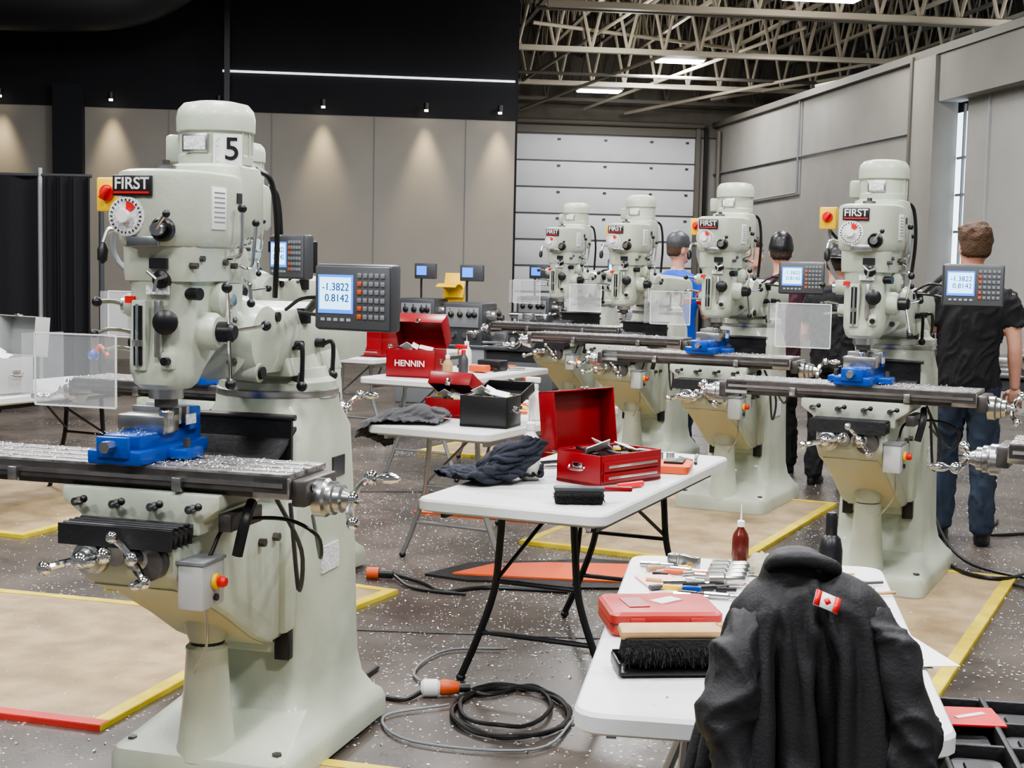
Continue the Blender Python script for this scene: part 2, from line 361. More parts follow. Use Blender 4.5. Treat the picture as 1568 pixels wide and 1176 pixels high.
    b.cyl((0,-.75,1.86),(0,-.75,1.885),.03,'steel');b.cyl((0,-.75,1.88),(0,-.75,1.90),.012,'dsteel',seg=6)
    b.obj('milling_head',E)
    text('FIRST',.046,Matrix.Translation((-.03,-.8885,1.825))@XR,'white',E,'plate_lettering',.0008)
    b=B()
    b.lathe([(.09,1.895),(.113,1.905),(.113,1.93),(.109,1.935),(.109,2.0),(.1185,2.005),(.1195,2.045),(.114,2.07),(.098,2.088),(.06,2.096),(.001,2.098)],'paint',(0,-.45,0),seg=40)
    for i in range(20):
        a=rad(18*i)
        if 200<18*i<340:continue
        b.box((.111*math.cos(a),-.45+.111*math.sin(a),1.965),(.006,.005,.07),'paint',(0,0,a))
    b.box((-.13,-.43,1.955),(.06,.10,.085),'paint',bev=.012)
    b.box((-.01,-.560,1.965),(.085,.012,.055),'steel',bev=.002);b.box((-.01,-.567,1.965),(.07,.004,.04),'label')
    b.tube([(.09,-.36,1.90),(.125,-.32,1.86),(.135,-.30,1.70),(.11,-.26,1.50)],.009,'black')
    b.obj('motor',E)
    if num:
        Mn=TR(.086,-.54,1.945,30)
        b=B();b.box((0,0,0),(.085,.004,.095),'white');b.box((-.03,-.004,0),(.01,.002,.07),'label');b.obj('number_card',E,Mn)
        text(num,.095,Mn@Matrix.Translation((.012,-.0045,0))@XR,'plate',E,'number',.001)
    b=B()
    kt=tz-.19
    b.prism([(-.25,kt),(-.96,kt),(-.98,kt-.03),(-.98,kt-.10),(-.93,kt-.15),(-.80,kt-.20),(-.62,kt-.30),(-.46,kt-.40),(-.36,kt-.445),(-.25,kt-.445)],'yz',-.155,.155,'paint',.022)
    b.prism([(-.90,kt-.12),(-.93,kt-.152),(-.80,kt-.204),(-.62,kt-.305),(-.46,kt-.404),(-.36,kt-.4495),(-.34,kt-.40)],'yz',-.128,.128,'paint_dirty')
    b.box((.0,-.26,kt-.20),(.36,.10,.46),'paint',bev=.02)
    b.lathe([(.07,0),(.07,-.05),(.055,-.09)],'paint',(0,-.50,kt-.32));b.cyl((0,-.50,kt-.42),(0,-.50,kt-.395),.055,'black')
    for y in (-.35,-.45):b.cyl((.15,y,kt-.1),(.175,y,kt-.1),.014,'dsteel',seg=6)
    b.prism([(-.25,tz-.07),(.25,tz-.07),(.25,tz-.11),(.19,tz-.15),(.19,tz-.188),(-.19,tz-.188),(-.19,tz-.15),(-.25,tz-.11)],'xz',-.90,-.58,'paint',.008)
    b.box((0,-.74,tz-.195),(.30,.36,.02),'dsteel')
    for x in (-.19,-.07,.05,.17):
        b.cyl((x,-.90,tz-.11),(x,-.93,tz-.11),.012,'dsteel');b.tube([(x,-.925,tz-.11),(x+.03,-.935,tz-.10)],.006,'chrome',k=1);b.sph((x+.035,-.937,tz-.098),.011,'black')
    b.box((.255,-.78,tz-.15),(.04,.20,.05),'dsteel',bev=.004)
    b.tube([(.30,-.80,tz-.10),(.31,-.86,tz-.14),(.29,-.87,tz-.24)],.016,'black')
    for i in range(9):
        y=-.905-.014*i
        b.box((0,y,kt+.012),(.34,.008,.062),'rubber',(rad(22 if i%2 else -22),0,0))
    b.box((0,-1.03,kt+.010),(.35,.008,.058),'rubber')
    n=8;R=[]
    for i in range(n+1):
        t=i/n;y=-.57+.33*t;z=tz-.05+.10*math.sin(t*math.pi*.5)-.06*math.sin(t*math.pi)
        R.append([V((-.18,y,z)),V((.18,y,z)),V((.18,y,z-.012)),V((-.18,y,z-.012))])
    b.loft(R,'rubber')
    b.box((0,-.285,tz-.005),(.37,.015,.17),'rubber')
    b.cyl((-.20,-.292,tz+.085),(.20,-.292,tz+.085),.010,'dsteel')
    b.box((.195,-.90,kt-.13),(.08,.13,.13),'lgrey',bev=.008)
    b.box((.195,-.90,kt-.062),(.085,.135,.008),'mgrey')
    b.lathe([(.022,0),(.022,.012)],'yellow',(.237,-.90,kt-.12),(1,0,0));b.lathe([(.013,0),(.017,.015),(.012,.024)],'redbright',(.248,-.90,kt-.12),(1,0,0))
    b.cyl((.238,-.90,kt-.165),(.246,-.90,kt-.165),.01,'black')
    b.tube([(.2,-.86,kt-.06),(.22,-.78,kt+.02),(.35,-.70,kt+.03),(.44,-.66,kt-.02),(.38,-.5,kt-.12),(.23,-.22,kt-.05)],.006,'black')
    b.tube([(.28,-.62,tz-.10),(.34,-.55,tz-.28),(.30,-.48,tz-.42),(.28,-.5,tz-.15)],.007,'dgrey')
    b.tube([(.2,-.88,kt-.2),(.19,-.86,kt-.32),(.12,-.80,kt-.42)],.004,'steel')
    b.crank((-.09,-.98,kt-.055),(0,-1,0),rad(15),1.05)
    b.crank((.055,-.98,kt-.05),(.1,-1,.1),rad(-50),.85)
    b.cyl((-.02,-.985,kt-.05),(-.02,-1.0,kt-.05),.03,'steel')
    b.lathe([(.05,0),(.05,.04)],'dsteel',(.09,-.975,kt-.06),(0,-1,0))
    b.obj('knee_saddle',E)
    b=B();h=L/2;ty=-.755
    b.box((0,ty,tz-.055),(L,.20,.04),'dsteel',bev=.003)
    b.box((0,ty,tz-.030),(L,.235,.030),'dsteel',bev=.003)
    for i,(y0,y1) in enumerate(((-.13,-.088),(-.073,-.0155),(.0,.058),(.073,.13))):
        b.box((0,ty+(y0+y1)/2,tz-.0085),(L,y1-y0,.017),'tabletop',bev=.002)
    b.box((0,ty-.132,tz-.03),(L,.006,.046),'dsteel');b.box((0,ty-.136,tz-.032),(L*.98,.006,.012),'steel')
    for sx in (-1,1):
        b.box((sx*(h+.022),ty,tz-.055),(.045,.22,.075),'dsteel',bev=.008)
        b.box((sx*(h-.05),ty-.125,tz-.04),(.11,.02,.06),'steel',bev=.003)
        b.lathe([(.055,0),(.055,.03),(.045,.04)],'steel',(sx*(h+.04),ty-.02,tz-.075),(sx,0,0),28)
        b.crank((sx*(h+.075),ty-.02,tz-.075),(sx,0,0),rad(40 if sx>0 else -20),.95)
        for yy in (-.07,.05):b.cyl((sx*(h+.045),ty+yy,tz-.04),(sx*(h+.05),ty+yy,tz-.04),.01,'black')
    b.box((-.25,ty-.145,tz-.045),(.03,.02,.04),'steel',bev=.003);b.box((.28,ty-.145,tz-.045),(.03,.02,.04),'steel',bev=.003)
    b.box((.45,-.6155,tz-.03),(.1,.01,.03),'steel')
    b.box((.0,-.61,tz-.045),(.9,.022,.04),'mgrey',bev=.004)
    b.chips(1100,lambda:(random.uniform(-h,h),ty+random.uniform(-.125,.125),tz+.0005),s0=.002,s1=.009)
    b.chips(250,lambda:(random.gauss(.2,.12),ty+random.uniform(-.1,.1),tz+random.uniform(.0005,.006)),s0=.003,s1=.012)
    b.obj('work_table',E,TR(tx,0),recalc=True)
    b=B()
    b.tube([(-.09,-.20,1.43),(-.20,-.22,1.45),(swx,-.25,1.60),(swx,-.26,1.78)],.010,'mgrey')
    b.box((swx,-.29,1.82),(.085,.05,.11),'yellow',bev=.006)
    b.lathe([(.026,0),(.026,.01)],'redbright',(swx,-.315,1.825),(0,-1,0),20);b.box((swx,-.335,1.825),(.014,.022,.045),'redbright',(0,rad(35),0),bev=.003)
    b.tube([(swx,-.26,1.76),(-.20,-.10,1.6),(-.14,.2,1.3),(-.205,.26,1.0)],.008,'black')
    b.obj('disconnect_switch',E)
    if dro:
        dz=droz-1.50;dx=drox-.43
        b=B()
        b.tube([(.11,-.05,1.43),(.19+dx*.3,-.10,1.49+dz*.5),(.27+dx,-.22,1.545+dz),(.31+dx,-.30,1.54+dz)],.014,'dsteel')
        b.lathe([(.02,0),(.02,.05)],'black',(.31+dx,-.32,1.52+dz),(0,0,1));b.cyl((.11,-.05,1.41),(.11,-.05,1.46),.03,'black')
        b.tube([(.12,-.2,1.46),(.2,-.24,1.50),(.3+dx,-.26,1.49+dz),(.36+dx,-.3,1.47+dz)],.006,'black')
        b.tube([(.12,-.1,1.45),(.24+dx,-.16,1.44),(.32+dx,-.26,1.42+dz),(.40+dx,-.31,1.45+dz)],.006,'black')
        b.obj('dro_arm',E)
        b=B()
        b.box((0,.022,0),(.285,.055,.205),'dgrey',bev=.012)
        b.box((0,.07,0),(.22,.05,.15),'black',bev=.01)
        b.box((0,-.008,0),(.27,.008,.19),'panelgrey',bev=.003)
        b.box((-.058,-.013,.010),(.128,.004,.118),'screen');b.box((-.058,-.0145,.012),(.116,.003,.098),'screenlight')
        for r in range(6):
            for c in range(5):
                x=.03+.021*c;z=.068-.025*r
                b.box((x,-.014,z),(.015,.005,.015),'mgrey' if (c or r in (0,3)) else 'orange',bev=.002)
        for c in range(5):b.box((-.105+.024*c,-.013,-.068),(.014,.004,.009),'lgrey')
        Md=TR(drox,-.38,droz,dror)
        b.obj('dro_display',E,Md)
        text('-1.3822',.033,Md@Matrix.Translation((-.056,-.0165,.031))@XR,'blue',E,'readout')
        text(' 0.8142',.033,Md@Matrix.Translation((-.056,-.0165,-.003))@XR,'blue',E,'readout_2')
    if guard:
        b=B();g=gx
        b.box((-.245+g,-.93,1.30),(.26,.004,.20),'plasticclear');b.box((-.39+g,-.87,1.30),(.004,.14,.20),'plasticclear',(0,0,rad(-20)))
        b.box((-.245+g,-.93,1.402),(.26,.005,.004),'white');b.box((-.245+g,-.93,1.198),(.26,.005,.004),'white')
        for x in (-.375,-.115):b.box((x+g,-.93,1.30),(.004,.005,.2),'white')
        b.tube([(-.08,-.72,1.34),(-.12,-.80,1.36),(-.15+g,-.925,1.36)],.006,'steel')
        b.obj('splash_guard',E)
    return E
def vise(M):
    b=B()
    b.box((0,0,.02),(.17,.40,.04),'blue',bev=.006);b.box((0,.02,.055),(.12,.36,.05),'blue',bev=.006)
    b.box((-.11,.0,.018),(.08,.10,.03),'blue',bev=.006);b.box((.11,0,.018),(.08,.10,.03),'blue',bev=.006)
    for sx in (-.12,.12):b.cyl((sx,0,.03),(sx,0,.06),.012,'dsteel',seg=6)
    b.box((0,.13,.105),(.155,.07,.07),'blue',bev=.006);b.box((0,.085,.12),(.155,.02,.05),'steel',bev=.002)
    b.box((0,-.01,.10),(.155,.09,.055),'steel',bev=.006);b.box((0,.04,.12),(.155,.018,.05),'steel',bev=.002)
    b.box((0,.0625,.135),(.09,.026,.04),'lgrey',bev=.002)
    b.box((.0785,.10,.105),(.003,.06,.03),'label')
    b.cyl((0,-.19,.055),(0,-.25,.055),.018,'steel',seg=6)
    b.box((0,-.20,.05),(.10,.02,.06),'blue',bev=.004)
    b.chips(120,lambda:(random.uniform(-.08,.08),random.uniform(-.19,0),.082))
    return b.obj('machine_vise',None,M)
mA=TR(-.77,4.70,.02,-16)@Matrix.Scale(.965,4);mill(mA,1.035,-.16,'5',dror=-12,droz=1.51,drox=.43,swx=-.46,gx=.06)
mBm=TR(-1.12,7.15,.02,-22);mill(mBm,1.0,0,'9',dror=-25,drox=.22,droz=1.57)
mR=TR(1.98,7.42,.02,-26);mill(mR,1.03,-.04,dror=12,L=1.16)
mC=TR(1.60,9.64,.02,-26);mill(mC,1.02,-.10,dror=12)
m4=TR(1.17,11.63,.02,-26);mill(m4,1.02,-.1,dro=False)
m5=TR(.74,13.35,.02,-26);mill(m5,1.02,0)
m0=TR(2.66,5.3,.02,-26);mill(m0,1.0,-.05,guard=False,dro=False)
for m,tx,tz,dx in ((mA,-.16,1.036,.04),(mR,-.04,1.031,-.02),(mC,-.1,1.021,0),(mBm,0,1.001,0)):
    vise(m@Matrix.Translation((tx+dx+.05,-.72,tz)))
# ---------------------------------------------------------------- folding tables
def ftable(M,w=.72,l=1.70,leg='legdark',h=.74):
    E=empty('folding_table',M);b=B()
    b.loft([rrect(w-.02,l-.02,.05,h-.045),rrect(w,l,.06,h-.038),rrect(w,l,.06,h-.008),rrect(w-.012,l-.012,.055,h)],'tabwhite')
    b.box((0,0,h-.05),(w-.1,l-.1,.012),'lgrey')
    b.chips(90,lambda:(random.uniform(-w/2+.03,w/2-.03),random.uniform(-l/2+.03,l/2-.03),h+.0003),'mgrey',.002,.006)
    b.obj('table_top',E)
    b=B()
    for sy in (-1,1):
        y=sy*(l/2-.30)
        for sx in (-1,1):
            b.tube([(sx*.14,y,h-.05),(sx*.15,y,h-.2),(sx*.17,y,.36),(sx*.24,y,.16),(sx*.30,y,.02)],.0145,leg)
            b.sph((sx*.30,y,.015),.019,'black',(1,1,.8))
            b.tube([(sx*.04,y-sy*.38,h-.06),(sx*.15,y,.42)],.008,leg,k=1)
        b.tube([(-.22,y,.20),(.22,y,.20)],.010,leg,k=1);b.tube([(-.16,y,.40),(.16,y,.40)],.009,leg,k=1)
        b.tube([(-w/2+.08,y,h-.06),(w/2-.08,y,h-.06)],.014,leg,k=1)
    for sx in (-1,1):b.box((sx*(w/2-.07),0,h-.065),(.02,l-.2,.03),leg)
    b.obj('legs',E);return E
t1=TR(.32,5.72,0,-23);ftable(t1)
t2=TR(.60,3.37,0,-9);ftable(t2,l=1.52,leg='legsteel')
t4=TR(-.05,7.92,0,-27);ftable(t4,leg='legsteel')
t3=TR(-.4,10.8,0,-27);ftable(t3,leg='legsteel')
t5=TR(-1.1,12.9,0,-27);ftable(t5,leg='legsteel')
tL=TR(-3.05,8.9,0,-25);ftable(tL,leg='legdark')
# ---------------------------------------------------------------- toolboxes
def toolbox(M,w=.40,d=.22,h=.16,lid=.12,ang=100,m='red',name='toolbox',drawers=1,fill=True,word=None):
    E=empty(name,M);b=B();t=.006
    b.box((0,0,t),(w,d,2*t),m)
    for sy in (-1,1):b.box((0,sy*(d/2-t/2),h/2),(w,t,h),m,bev=.002)
    for sx in (-1,1):
        b.box((sx*(w/2-t/2),0,h/2),(t,d,h),m,bev=.002)
        b.box((sx*(w/2+.004),0,h*.62),(.008,.05,.02),'chrome',bev=.002);b.tube([(sx*(w/2+.008),-.04,h*.6),(sx*(w/2+.02),-.03,h*.5),(sx*(w/2+.02),.03,h*.5),(sx*(w/2+.008),.04,h*.6)],.004,'chrome')
    for i in range(drawers):
        z=h*(.28+.36*i);b.box((0,-d/2-.004,z),(w*.92,.008,h*.30),m,bev=.002);b.box((0,-d/2-.010,z),(w*.8,.006,.010),'chrome',bev=.002)
    if fill:
        b.box((0,0,h*.8),(w*.94,d*.9,.006),'black')
        for i in range(14):
            b.box((random.uniform(-.4,.4)*w,random.uniform(-.3,.3)*d,h*.86+random.uniform(0,.02)),(random.uniform(.02,.09),random.uniform(.01,.03),.012),random.choice(['steel','white','yellow','black','steel','dgrey']),(0,random.uniform(-.3,.3),random.uniform(0,3)),bev=.002)
        b.box((w*.22,-.02,h+.01),(.10,.07,.004),'white',(.3,.2,.3));b.box((-w*.2,.0,h+.015),(.07,.10,.004),'white',(-.4,.5,.8));b.box((-w*.05,.02,h+.02),(.09,.05,.003),'white',(.5,-.3,1.8))
    b.obj('body',E)
    b=B()
    b.box((0,-d/2,lid),(w,d,t),m,bev=.002)
    b.box((0,-t/2,lid/2),(w,t,lid),m,bev=.002);b.box((0,-d+t/2,lid/2),(w,t,lid),m,bev=.002)
    for sx in (-1,1):b.box((sx*(w/2-t/2),-d/2,lid/2),(t,d,lid),m,bev=.002)
    b.tube([(-.07,-d/2,lid+.004),(-.065,-d/2,lid+.03),(.065,-d/2,lid+.03),(.07,-d/2,lid+.004)],.006,'chrome' if m!='black' else 'black')
    b.box((0,-d-.004,.01),(.03,.01,.04),'chrome',bev=.002)
    Ml=Matrix.Translation((0,d/2,h))@Matrix.Rotation(rad(-ang),4,'X')
    b.obj('lid',E,Ml)
    if word:text(word,.062,Matrix.Translation((0,-d/2-.016,h*.5))@XR,'white',E,'lettering',.001)
    return E
def bottle(M,h=.19,r=.038,m='milky',cap='white',trig=False,name='spray_bottle'):
    b=B();b.lathe([(r*.92,0),(r,.006),(r,h*.62),(r*.85,h*.72),(r*.4,h*.85),(r*.36,h*.9)],m,seg=20)
    b.lathe([(r*.45,h*.88),(r*.45,h),(r*.3,h*1.02)],cap,seg=14)
    if trig:
        b.box((-.015,0,h+.025),(.085,.024,.03),cap,bev=.006);b.box((-.063,0,h+.027),(.018,.018,.018),'redbright',bev=.003);b.tube([(-.03,0,h+.01),(-.045,0,h-.01),(-.04,0,h-.035)],.005,cap)
    else:b.cyl((0,0,h),(0,0,h+.05),r*.12,cap,r2=.001)
    return b.obj(name,None,M)
def fold(q):
    w=V((noise.noise(q*.9),noise.noise(q*.9+V((7,3,1))),noise.noise(q*.9+V((1,8,5)))))
    p=q+w*1.6
    a=1-abs(noise.noise(p))*2.0
    return max(0,a)**2
def heap(name,M,sx,sy,h,m,seed=0,fr=2.0,n=64):
    b=B();t=bmesh.new();G={}
    for i in range(n+1):
        for j in range(n+1):
            u=i/n*2-1;v=j/n*2-1
            x=u*math.sqrt(1-v*v/2);y=v*math.sqrt(1-u*u/2);r=min(1,math.hypot(x,y));an=math.atan2(y,x)
            wob=1+.30*noise.noise(V((math.cos(an)*1.4,math.sin(an)*1.4,seed)))
            z=h*(1-r**3.5)*(.6+.5*noise.noise(V((x*1.2,y*1.2,seed+2)))+.25*fold(V((x*fr,y*fr,seed*3.1))))+.01*(1-r**8)
            G[i,j]=t.verts.new((x*sx*wob,y*sy*wob,max(z,.003)))
    for i in range(n):
        for j in range(n):t.faces.new((G[i,j],G[i+1,j],G[i+1,j+1],G[i,j+1]))
    bmesh.ops.solidify(t,geom=t.faces[:],thickness=.004)
    b.add(t,m);return b.obj(name,None,M,ang=80)
def brush(M):
    b=B()
    b.box((0,0,.008),(.23,.10,.008),'black',bev=.003);b.box((0,.05,.02),(.23,.006,.03),'black',bev=.002)
    for sx in (-1,1):b.box((sx*.115,0,.018),(.006,.10,.026),'black',bev=.002)
    b.loft([rrect(.20,.05,.02,.02),rrect(.215,.075,.025,.04),rrect(.205,.06,.02,.075)],'bristle')
    for i in range(420):
        x=random.uniform(-.1,.1);y=random.uniform(-.03,.02);b.cyl((x,y,.06),(x*1.08+random.uniform(-.010,.010),y-.025,.028+random.uniform(-.01,.03)),.0013,'bristle',seg=3)
    b.box((0,.004,.085),(.22,.05,.022),'wood',(rad(12),0,0),bev=.008)
    b.tube([(.10,.01,.088),(.15,.03,.09),(.20,.05,.085)],[.012,.014,.010],'wood')
    return b.obj('bench_brush',None,M)
toolbox(t1@TR(.11,-.08,.742,68),.36,.23,.12,.08,97,drawers=2)
simobj('pile','folded_jacket','cloth',t1@TR(-.12,-.60,.743,20))
bottle(t1@TR(-.17,-.22,.742),.22,.040,trig=False)
b=B();b.loft([rrect(.17,.04,.02,.0),rrect(.18,.06,.02,.03),rrect(.17,.05,.02,.045)],'bristle')
for i in range(300):
    x=random.uniform(-.085,.085);b.cyl((x,0,.03),(x*1.1,random.choice([-.038,.038]),random.uniform(.005,.04)),.0012,'bristle',seg=3)
b.box((0,0,.052),(.18,.045,.018),'dgrey',bev=.006);b.tube([(.08,0,.052),(.13,.02,.05),(.19,.05,.045)],.010,'red');b.obj('bench_brush',None,t1@TR(.20,-.66,.742,25))
b=B();b.loft([rrect(.13,.20,.02,0),rrect(.14,.21,.02,.03),rrect(.12,.19,.02,.035)],'orange');b.box((0,0,.04),(.08,.12,.01),'black',bev=.003);b.obj('plastic_case',None,t1@TR(.265,.30,.742,10))
b=B()
for i in range(18):
    x=random.uniform(-.30,.30);y=random.uniform(.42,.78);a=random.uniform(0,3)
    b.box((x,y,.006),(random.uniform(.05,.14),.014,.010),random.choice(['steel','black','steel','orange','dgrey']),(0,0,a),bev=.003)
for i in range(5):b.cyl((-.05+.05*i,.62,.0),(-.05+.05*i,.62,.03),.018,'steel')
b.box((-.2,.1,.006),(.12,.016,.012),'steel',(0,0,.6),bev=.003);b.box((-.25,.25,.006),(.14,.016,.012),'black',(0,0,1.0),bev=.003)
b.tube([(.08,-.48,.012),(.14,-.42,.012),(.22,-.30,.012)],.008,'steel',k=3);b.tube([(.22,-.3,.012),(.25,-.24,.012),(.28,-.18,.012)],.012,'redbright',k=3)
b.obj('hand_tools',None,t1@TR(0,0,.742))
E=empty('plastic_tool_case',TR(.36,3.34,.742,6));b=B()
b.loft([rrect(.255,.19,.018,0),rrect(.265,.20,.02,.008),rrect(.265,.20,.02,.026)],'redcase');b.loft([rrect(.265,.20,.02,.029),rrect(.265,.20,.02,.048),rrect(.25,.185,.02,.055)],'redcase')
b.box((0,0,.0275),(.26,.195,.004),'black')
for x in (-.07,.07):b.box((x,-.101,.028),(.035,.008,.03),'redcase',bev=.003)
b.tube([(-.045,-.10,.027),(-.04,-.122,.027),(.04,-.122,.027),(.045,-.10,.027)],.006,'redcase')
b.box((.02,.02,.056),(.07,.04,.003),'label',(0,0,.6));b.box((-.06,.0,.056),(.05,.09,.002),'red',(0,0,.1));b.obj('case',E)
brush(TR(.345,2.96,.742,6))
b=B()
for i in range(60):
    x=random.uniform(-.17,.40);y=random.uniform(-.19,.24);a=random.uniform(-.5,.6);L_=random.uniform(.04,.13)
    if x>.18 and y>.02 and y<.2 and x<.26:continue
    m=random.choice(['steel','steel','chrome','black','wood','steel','orange','dgrey','mgrey','yellow','steel'])
    r_=random.uniform(.004,.009);b.lathe([(r_,0),(r_,L_*.5),(r_*.7,L_*.52),(r_*.7,L_)],m,(x,y,r_),(math.cos(a),math.sin(a),0),10)
for i in range(4):b.lathe([(.022,0),(.022,.04),(.018,.045),(.018,.09),(.012,.10)],'steel',(.0+.012*i,-.03+.05*i,.023),(1,.1,0),18)
b.box((-.12,.02,.002),(.10,.16,.003),'pink',(0,0,.2));b.box((-.10,-.09,.012),(.05,.012,.014),'yellow',(0,0,-.3),bev=.004);b.box((-.05,-.10,.012),(.05,.012,.014),'blue',(0,0,-.2),bev=.004)
b.box((.28,-.14,.004),(.18,.02,.004),'steel',(0,0,-.4));b.box((.36,.06,.004),(.16,.014,.004),'steel',(0,0,-.7));b.box((.36,.035,.004),(.012,.05,.004),'steel',(0,0,-.7))
b.box((.36,-.05,.012),(.06,.03,.02),'dgrey',(0,0,.4),bev=.006);b.cyl((.05,-.16,.006),(.14,-.14,.006),.006,'yellow',seg=10);b.cyl((.14,-.14,.006),(.2,-.13,.006),.003,'steel',seg=8)
b.box((-.02,.2,.02),(.07,.022,.035),'steel',(0,0,-.9),bev=.004);b.box((-.06,.24,.018),(.03,.03,.034),'steel',(0,0,-.5),bev=.004)
b.obj('machining_tools',None,TR(.53,3.78,.742,0))
heap('work_gloves',TR(.73,3.95,.742,0),.085,.06,.05,'glove',8,n=24)
bottle(TR(.66,4.03,.742),.13,.024,'fluid','milky',name='oil_bottle')
b=B();b.lathe([(.03,0),(.032,.01),(.032,.10),(.026,.13),(.016,.14),(.016,.19),(.012,.20)],'black',seg=18);b.obj('oil_bottle',None,TR(.865,3.80,.742))
b=B();b.box((0,0,.001),(.2,.28,.0015),'white',(0,rad(2),0));b.box((.04,-.02,.0045),(.2,.26,.0015),'white',(0,rad(1.),.15))
for i in range(8):b.box((-.01,.10-.025*i,.0062),(.12,.004,.0006),'mgrey',(0,rad(1),.15))
b.obj('paper_sheets',None,TR(.82,3.16,.744,0))
toolbox(t4@TR(.20,-.52,.742,6),.26,.20,.16,.05,165,m='black',fill=True,drawers=0)
simobj('drape','draped_jacket','clothgrey',t4@TR(0,0,.741))
toolbox(t4@TR(-.17,-.25,.742,0),.26,.17,.10,.07,28,m='red',fill=True,drawers=0)
b=B()
for i in range(18):
    b.box((random.uniform(-.1,.3),random.uniform(-.05,.65),.01),(random.uniform(.05,.14),.02,.018),random.choice(['steel','black','white','orange','yellow','dgrey']),(0,0,random.uniform(0,3)),bev=.004)
b.obj('hand_tools',None,t4@TR(.0,0.1,.742))
bottle(t4@TR(.27,-.14,.742),.19,.036,trig=True)
toolbox(t3@TR(-.05,-.55,.742,8),.38,.22,.20,.12,62,word='HENNIN',drawers=0)
bottle(t3@TR(-.05,.2,.742),.22,.04);bottle(t3@TR(.20,-.30,.742),.19,.036,m='dgrey',cap='redbright',trig=True);bottle(t3@TR(.25,-.62,.742),.17,.036,m='wood')
b=B()
b.box((.1,.35,.04),(.20,.14,.08),'black',bev=.01);b.box((.12,.1,.03),(.14,.1,.05),'orange',bev=.01)
for i in range(10):b.box((random.uniform(-.3,.3),random.uniform(0,.75),.014),(random.uniform(.05,.16),.03,.025),random.choice(['steel','black','redbright','orange','dgrey']),(0,0,random.uniform(0,3)),bev=.004)
b.obj('hand_tools',None,t3@TR(0,0,.742))
toolbox(t5@TR(.1,0,.742,0),.4,.25,.2,.1,0,m='dgrey',fill=False)
toolbox(t5@TR(.1,-.5,.742,0),.4,.25,.16,.1,0,m='red',fill=False)
toolbox(TR(.28,11.35,0.0,-25),.42,.28,.34,.16,0,m='red',fill=False,drawers=1,name='tool_chest')
toolbox(tL@TR(.14,-.35,.742,-10),.36,.24,.22,.10,95,m='lgrey',drawers=1)
b=B()
b.box((.1,-.68,.02),(.20,.06,.035),'yellow',(0,0,.2),bev=.01);b.box((.25,-.62,.02),(.18,.05,.03),'redbright',(0,0,-.3),bev=.01);b.box((-.14,-.45,.02),(.1,.05,.03),'orange',bev=.01)
b.obj('hand_tools',None,tL@TR(0,0,.742))
b=B();b.lathe([(.05,0),(.05,.02),(.02,.03),(.02,.18)],'dgrey');b.tube([(0,0,.17),(.05,0,.26),(.12,.0,.2)],.012,'orange');b.sph((0,0,.2),.035,'blue');b.obj('work_lamp',None,tL@TR(.3,.3,.742))
# ---------------------------------------------------------------- remesh helper
def remeshed(name,b,voxel,M,smooth=3,extra=None,disp=None):
    src=b.bm.copy();bvh=BVHTree.FromBMesh(src);src.faces.ensure_lookup_table();fm=[f.material_index for f in src.faces];mats=list(b.mats)
    o=b.obj(name+'_tmp');r=o.modifiers.new('r','REMESH');r.mode='VOXEL';r.voxel_size=voxel
    s=o.modifiers.new('s','SMOOTH');s.iterations=smooth;s.factor=.5
    dg=bpy.context.evaluated_depsgraph_get();me=bpy.data.meshes.new_from_object(o.evaluated_get(dg))
    bpy.data.objects.remove(o)
    idx=[]
    for p in me.polygons:
        l=bvh.find_nearest(p.center);idx.append(fm[l[2]] if l[2] is not None else 0)
    me.materials.clear()
    for m in mats:me.materials.append(MT[m])
    for p,i in zip(me.polygons,idx):p.material_index=i
    if disp:
        vm=[0]*len(me.vertices)
        for p in me.polygons:
            for v in p.vertices:vm[v]=p.material_index
        ns=[v.normal.copy() for v in me.vertices]
        for v,n in zip(me.vertices,ns):
            v.co=v.co+n*disp(v.co.copy(),mats[vm[v.index]])
        me.update()
    if extra:
        e=B();e.mats=mats;extra(e);bm=bmesh.new();bm.from_mesh(me);k=bpy.data.meshes.new('k');e.bm.to_mesh(k);bm.from_mesh(k);n0=len(me.materials)
        for m in e.mats[n0:]:me.materials.append(MT[m])
        bm.to_mesh(me);bm.free()
    me.shade_smooth()
    ob=bpy.data.objects.new(name,me);S.collection.objects.link(ob);ob.matrix_world=M
    return ob
# ---------------------------------------------------------------- jacket on chair
b=B()
b.tube([(-.09,-.02,1.01),(-.128,-.045,.94),(-.146,-.07,.85),(-.140,-.095,.75),(-.12,-.115,.66),(-.13,-.10,.50)],[.026,.040,.043,.041,.042,.046],'jacket',seg=22)
b.tube([(.09,-.02,1.01),(.135,-.045,.93),(.155,-.06,.83),(.145,-.085,.73),(.158,-.095,.62),(.15,-.09,.45)],[.024,.038,.044,.043,.044,.046],'jacket',seg=22)
b.tube([(-.085,-.02,1.085),(-.065,-.045,1.105),(-.02,-.055,1.108),(.02,-.045,1.095),(.04,-.01,1.08)],[.010,.015,.015,.014,.010],'jacket',seg=14)
def jx(e):
    R=(rad(-35),rad(22),0);c=V((.005,-.090,1.045));Mr=Matrix.Rotation(R[1],4,'Y')@Matrix.Rotation(R[0],4,'X')
    e.M=Matrix.Translation(c)@Mr
    e.box((0,0,0),(.044,.003,.028),'white');e.box((-.017,-.001,0),(.010,.003,.028),'redbright');e.box((.017,-.001,0),(.010,.003,.028),'redbright')
    e.box((0,-.001,0),(.010,.003,.010),'redbright',(0,rad(45),0));e.M=Matrix()
def jd(p,m):
    if p.z>1.06:return 0
    return .022*fold(V((p.x*5+2,p.y*5,p.z*4+p.x*6)))+.006*fold(V((p.x*12,p.y*12,p.z*11)))-.008
sl=remeshed('sleeves',b,.006,Matrix(),3,extra=jx,disp=jd)
simobj('jacket','jacket','jacket',TR(.525,2.43,0,0),[sl])
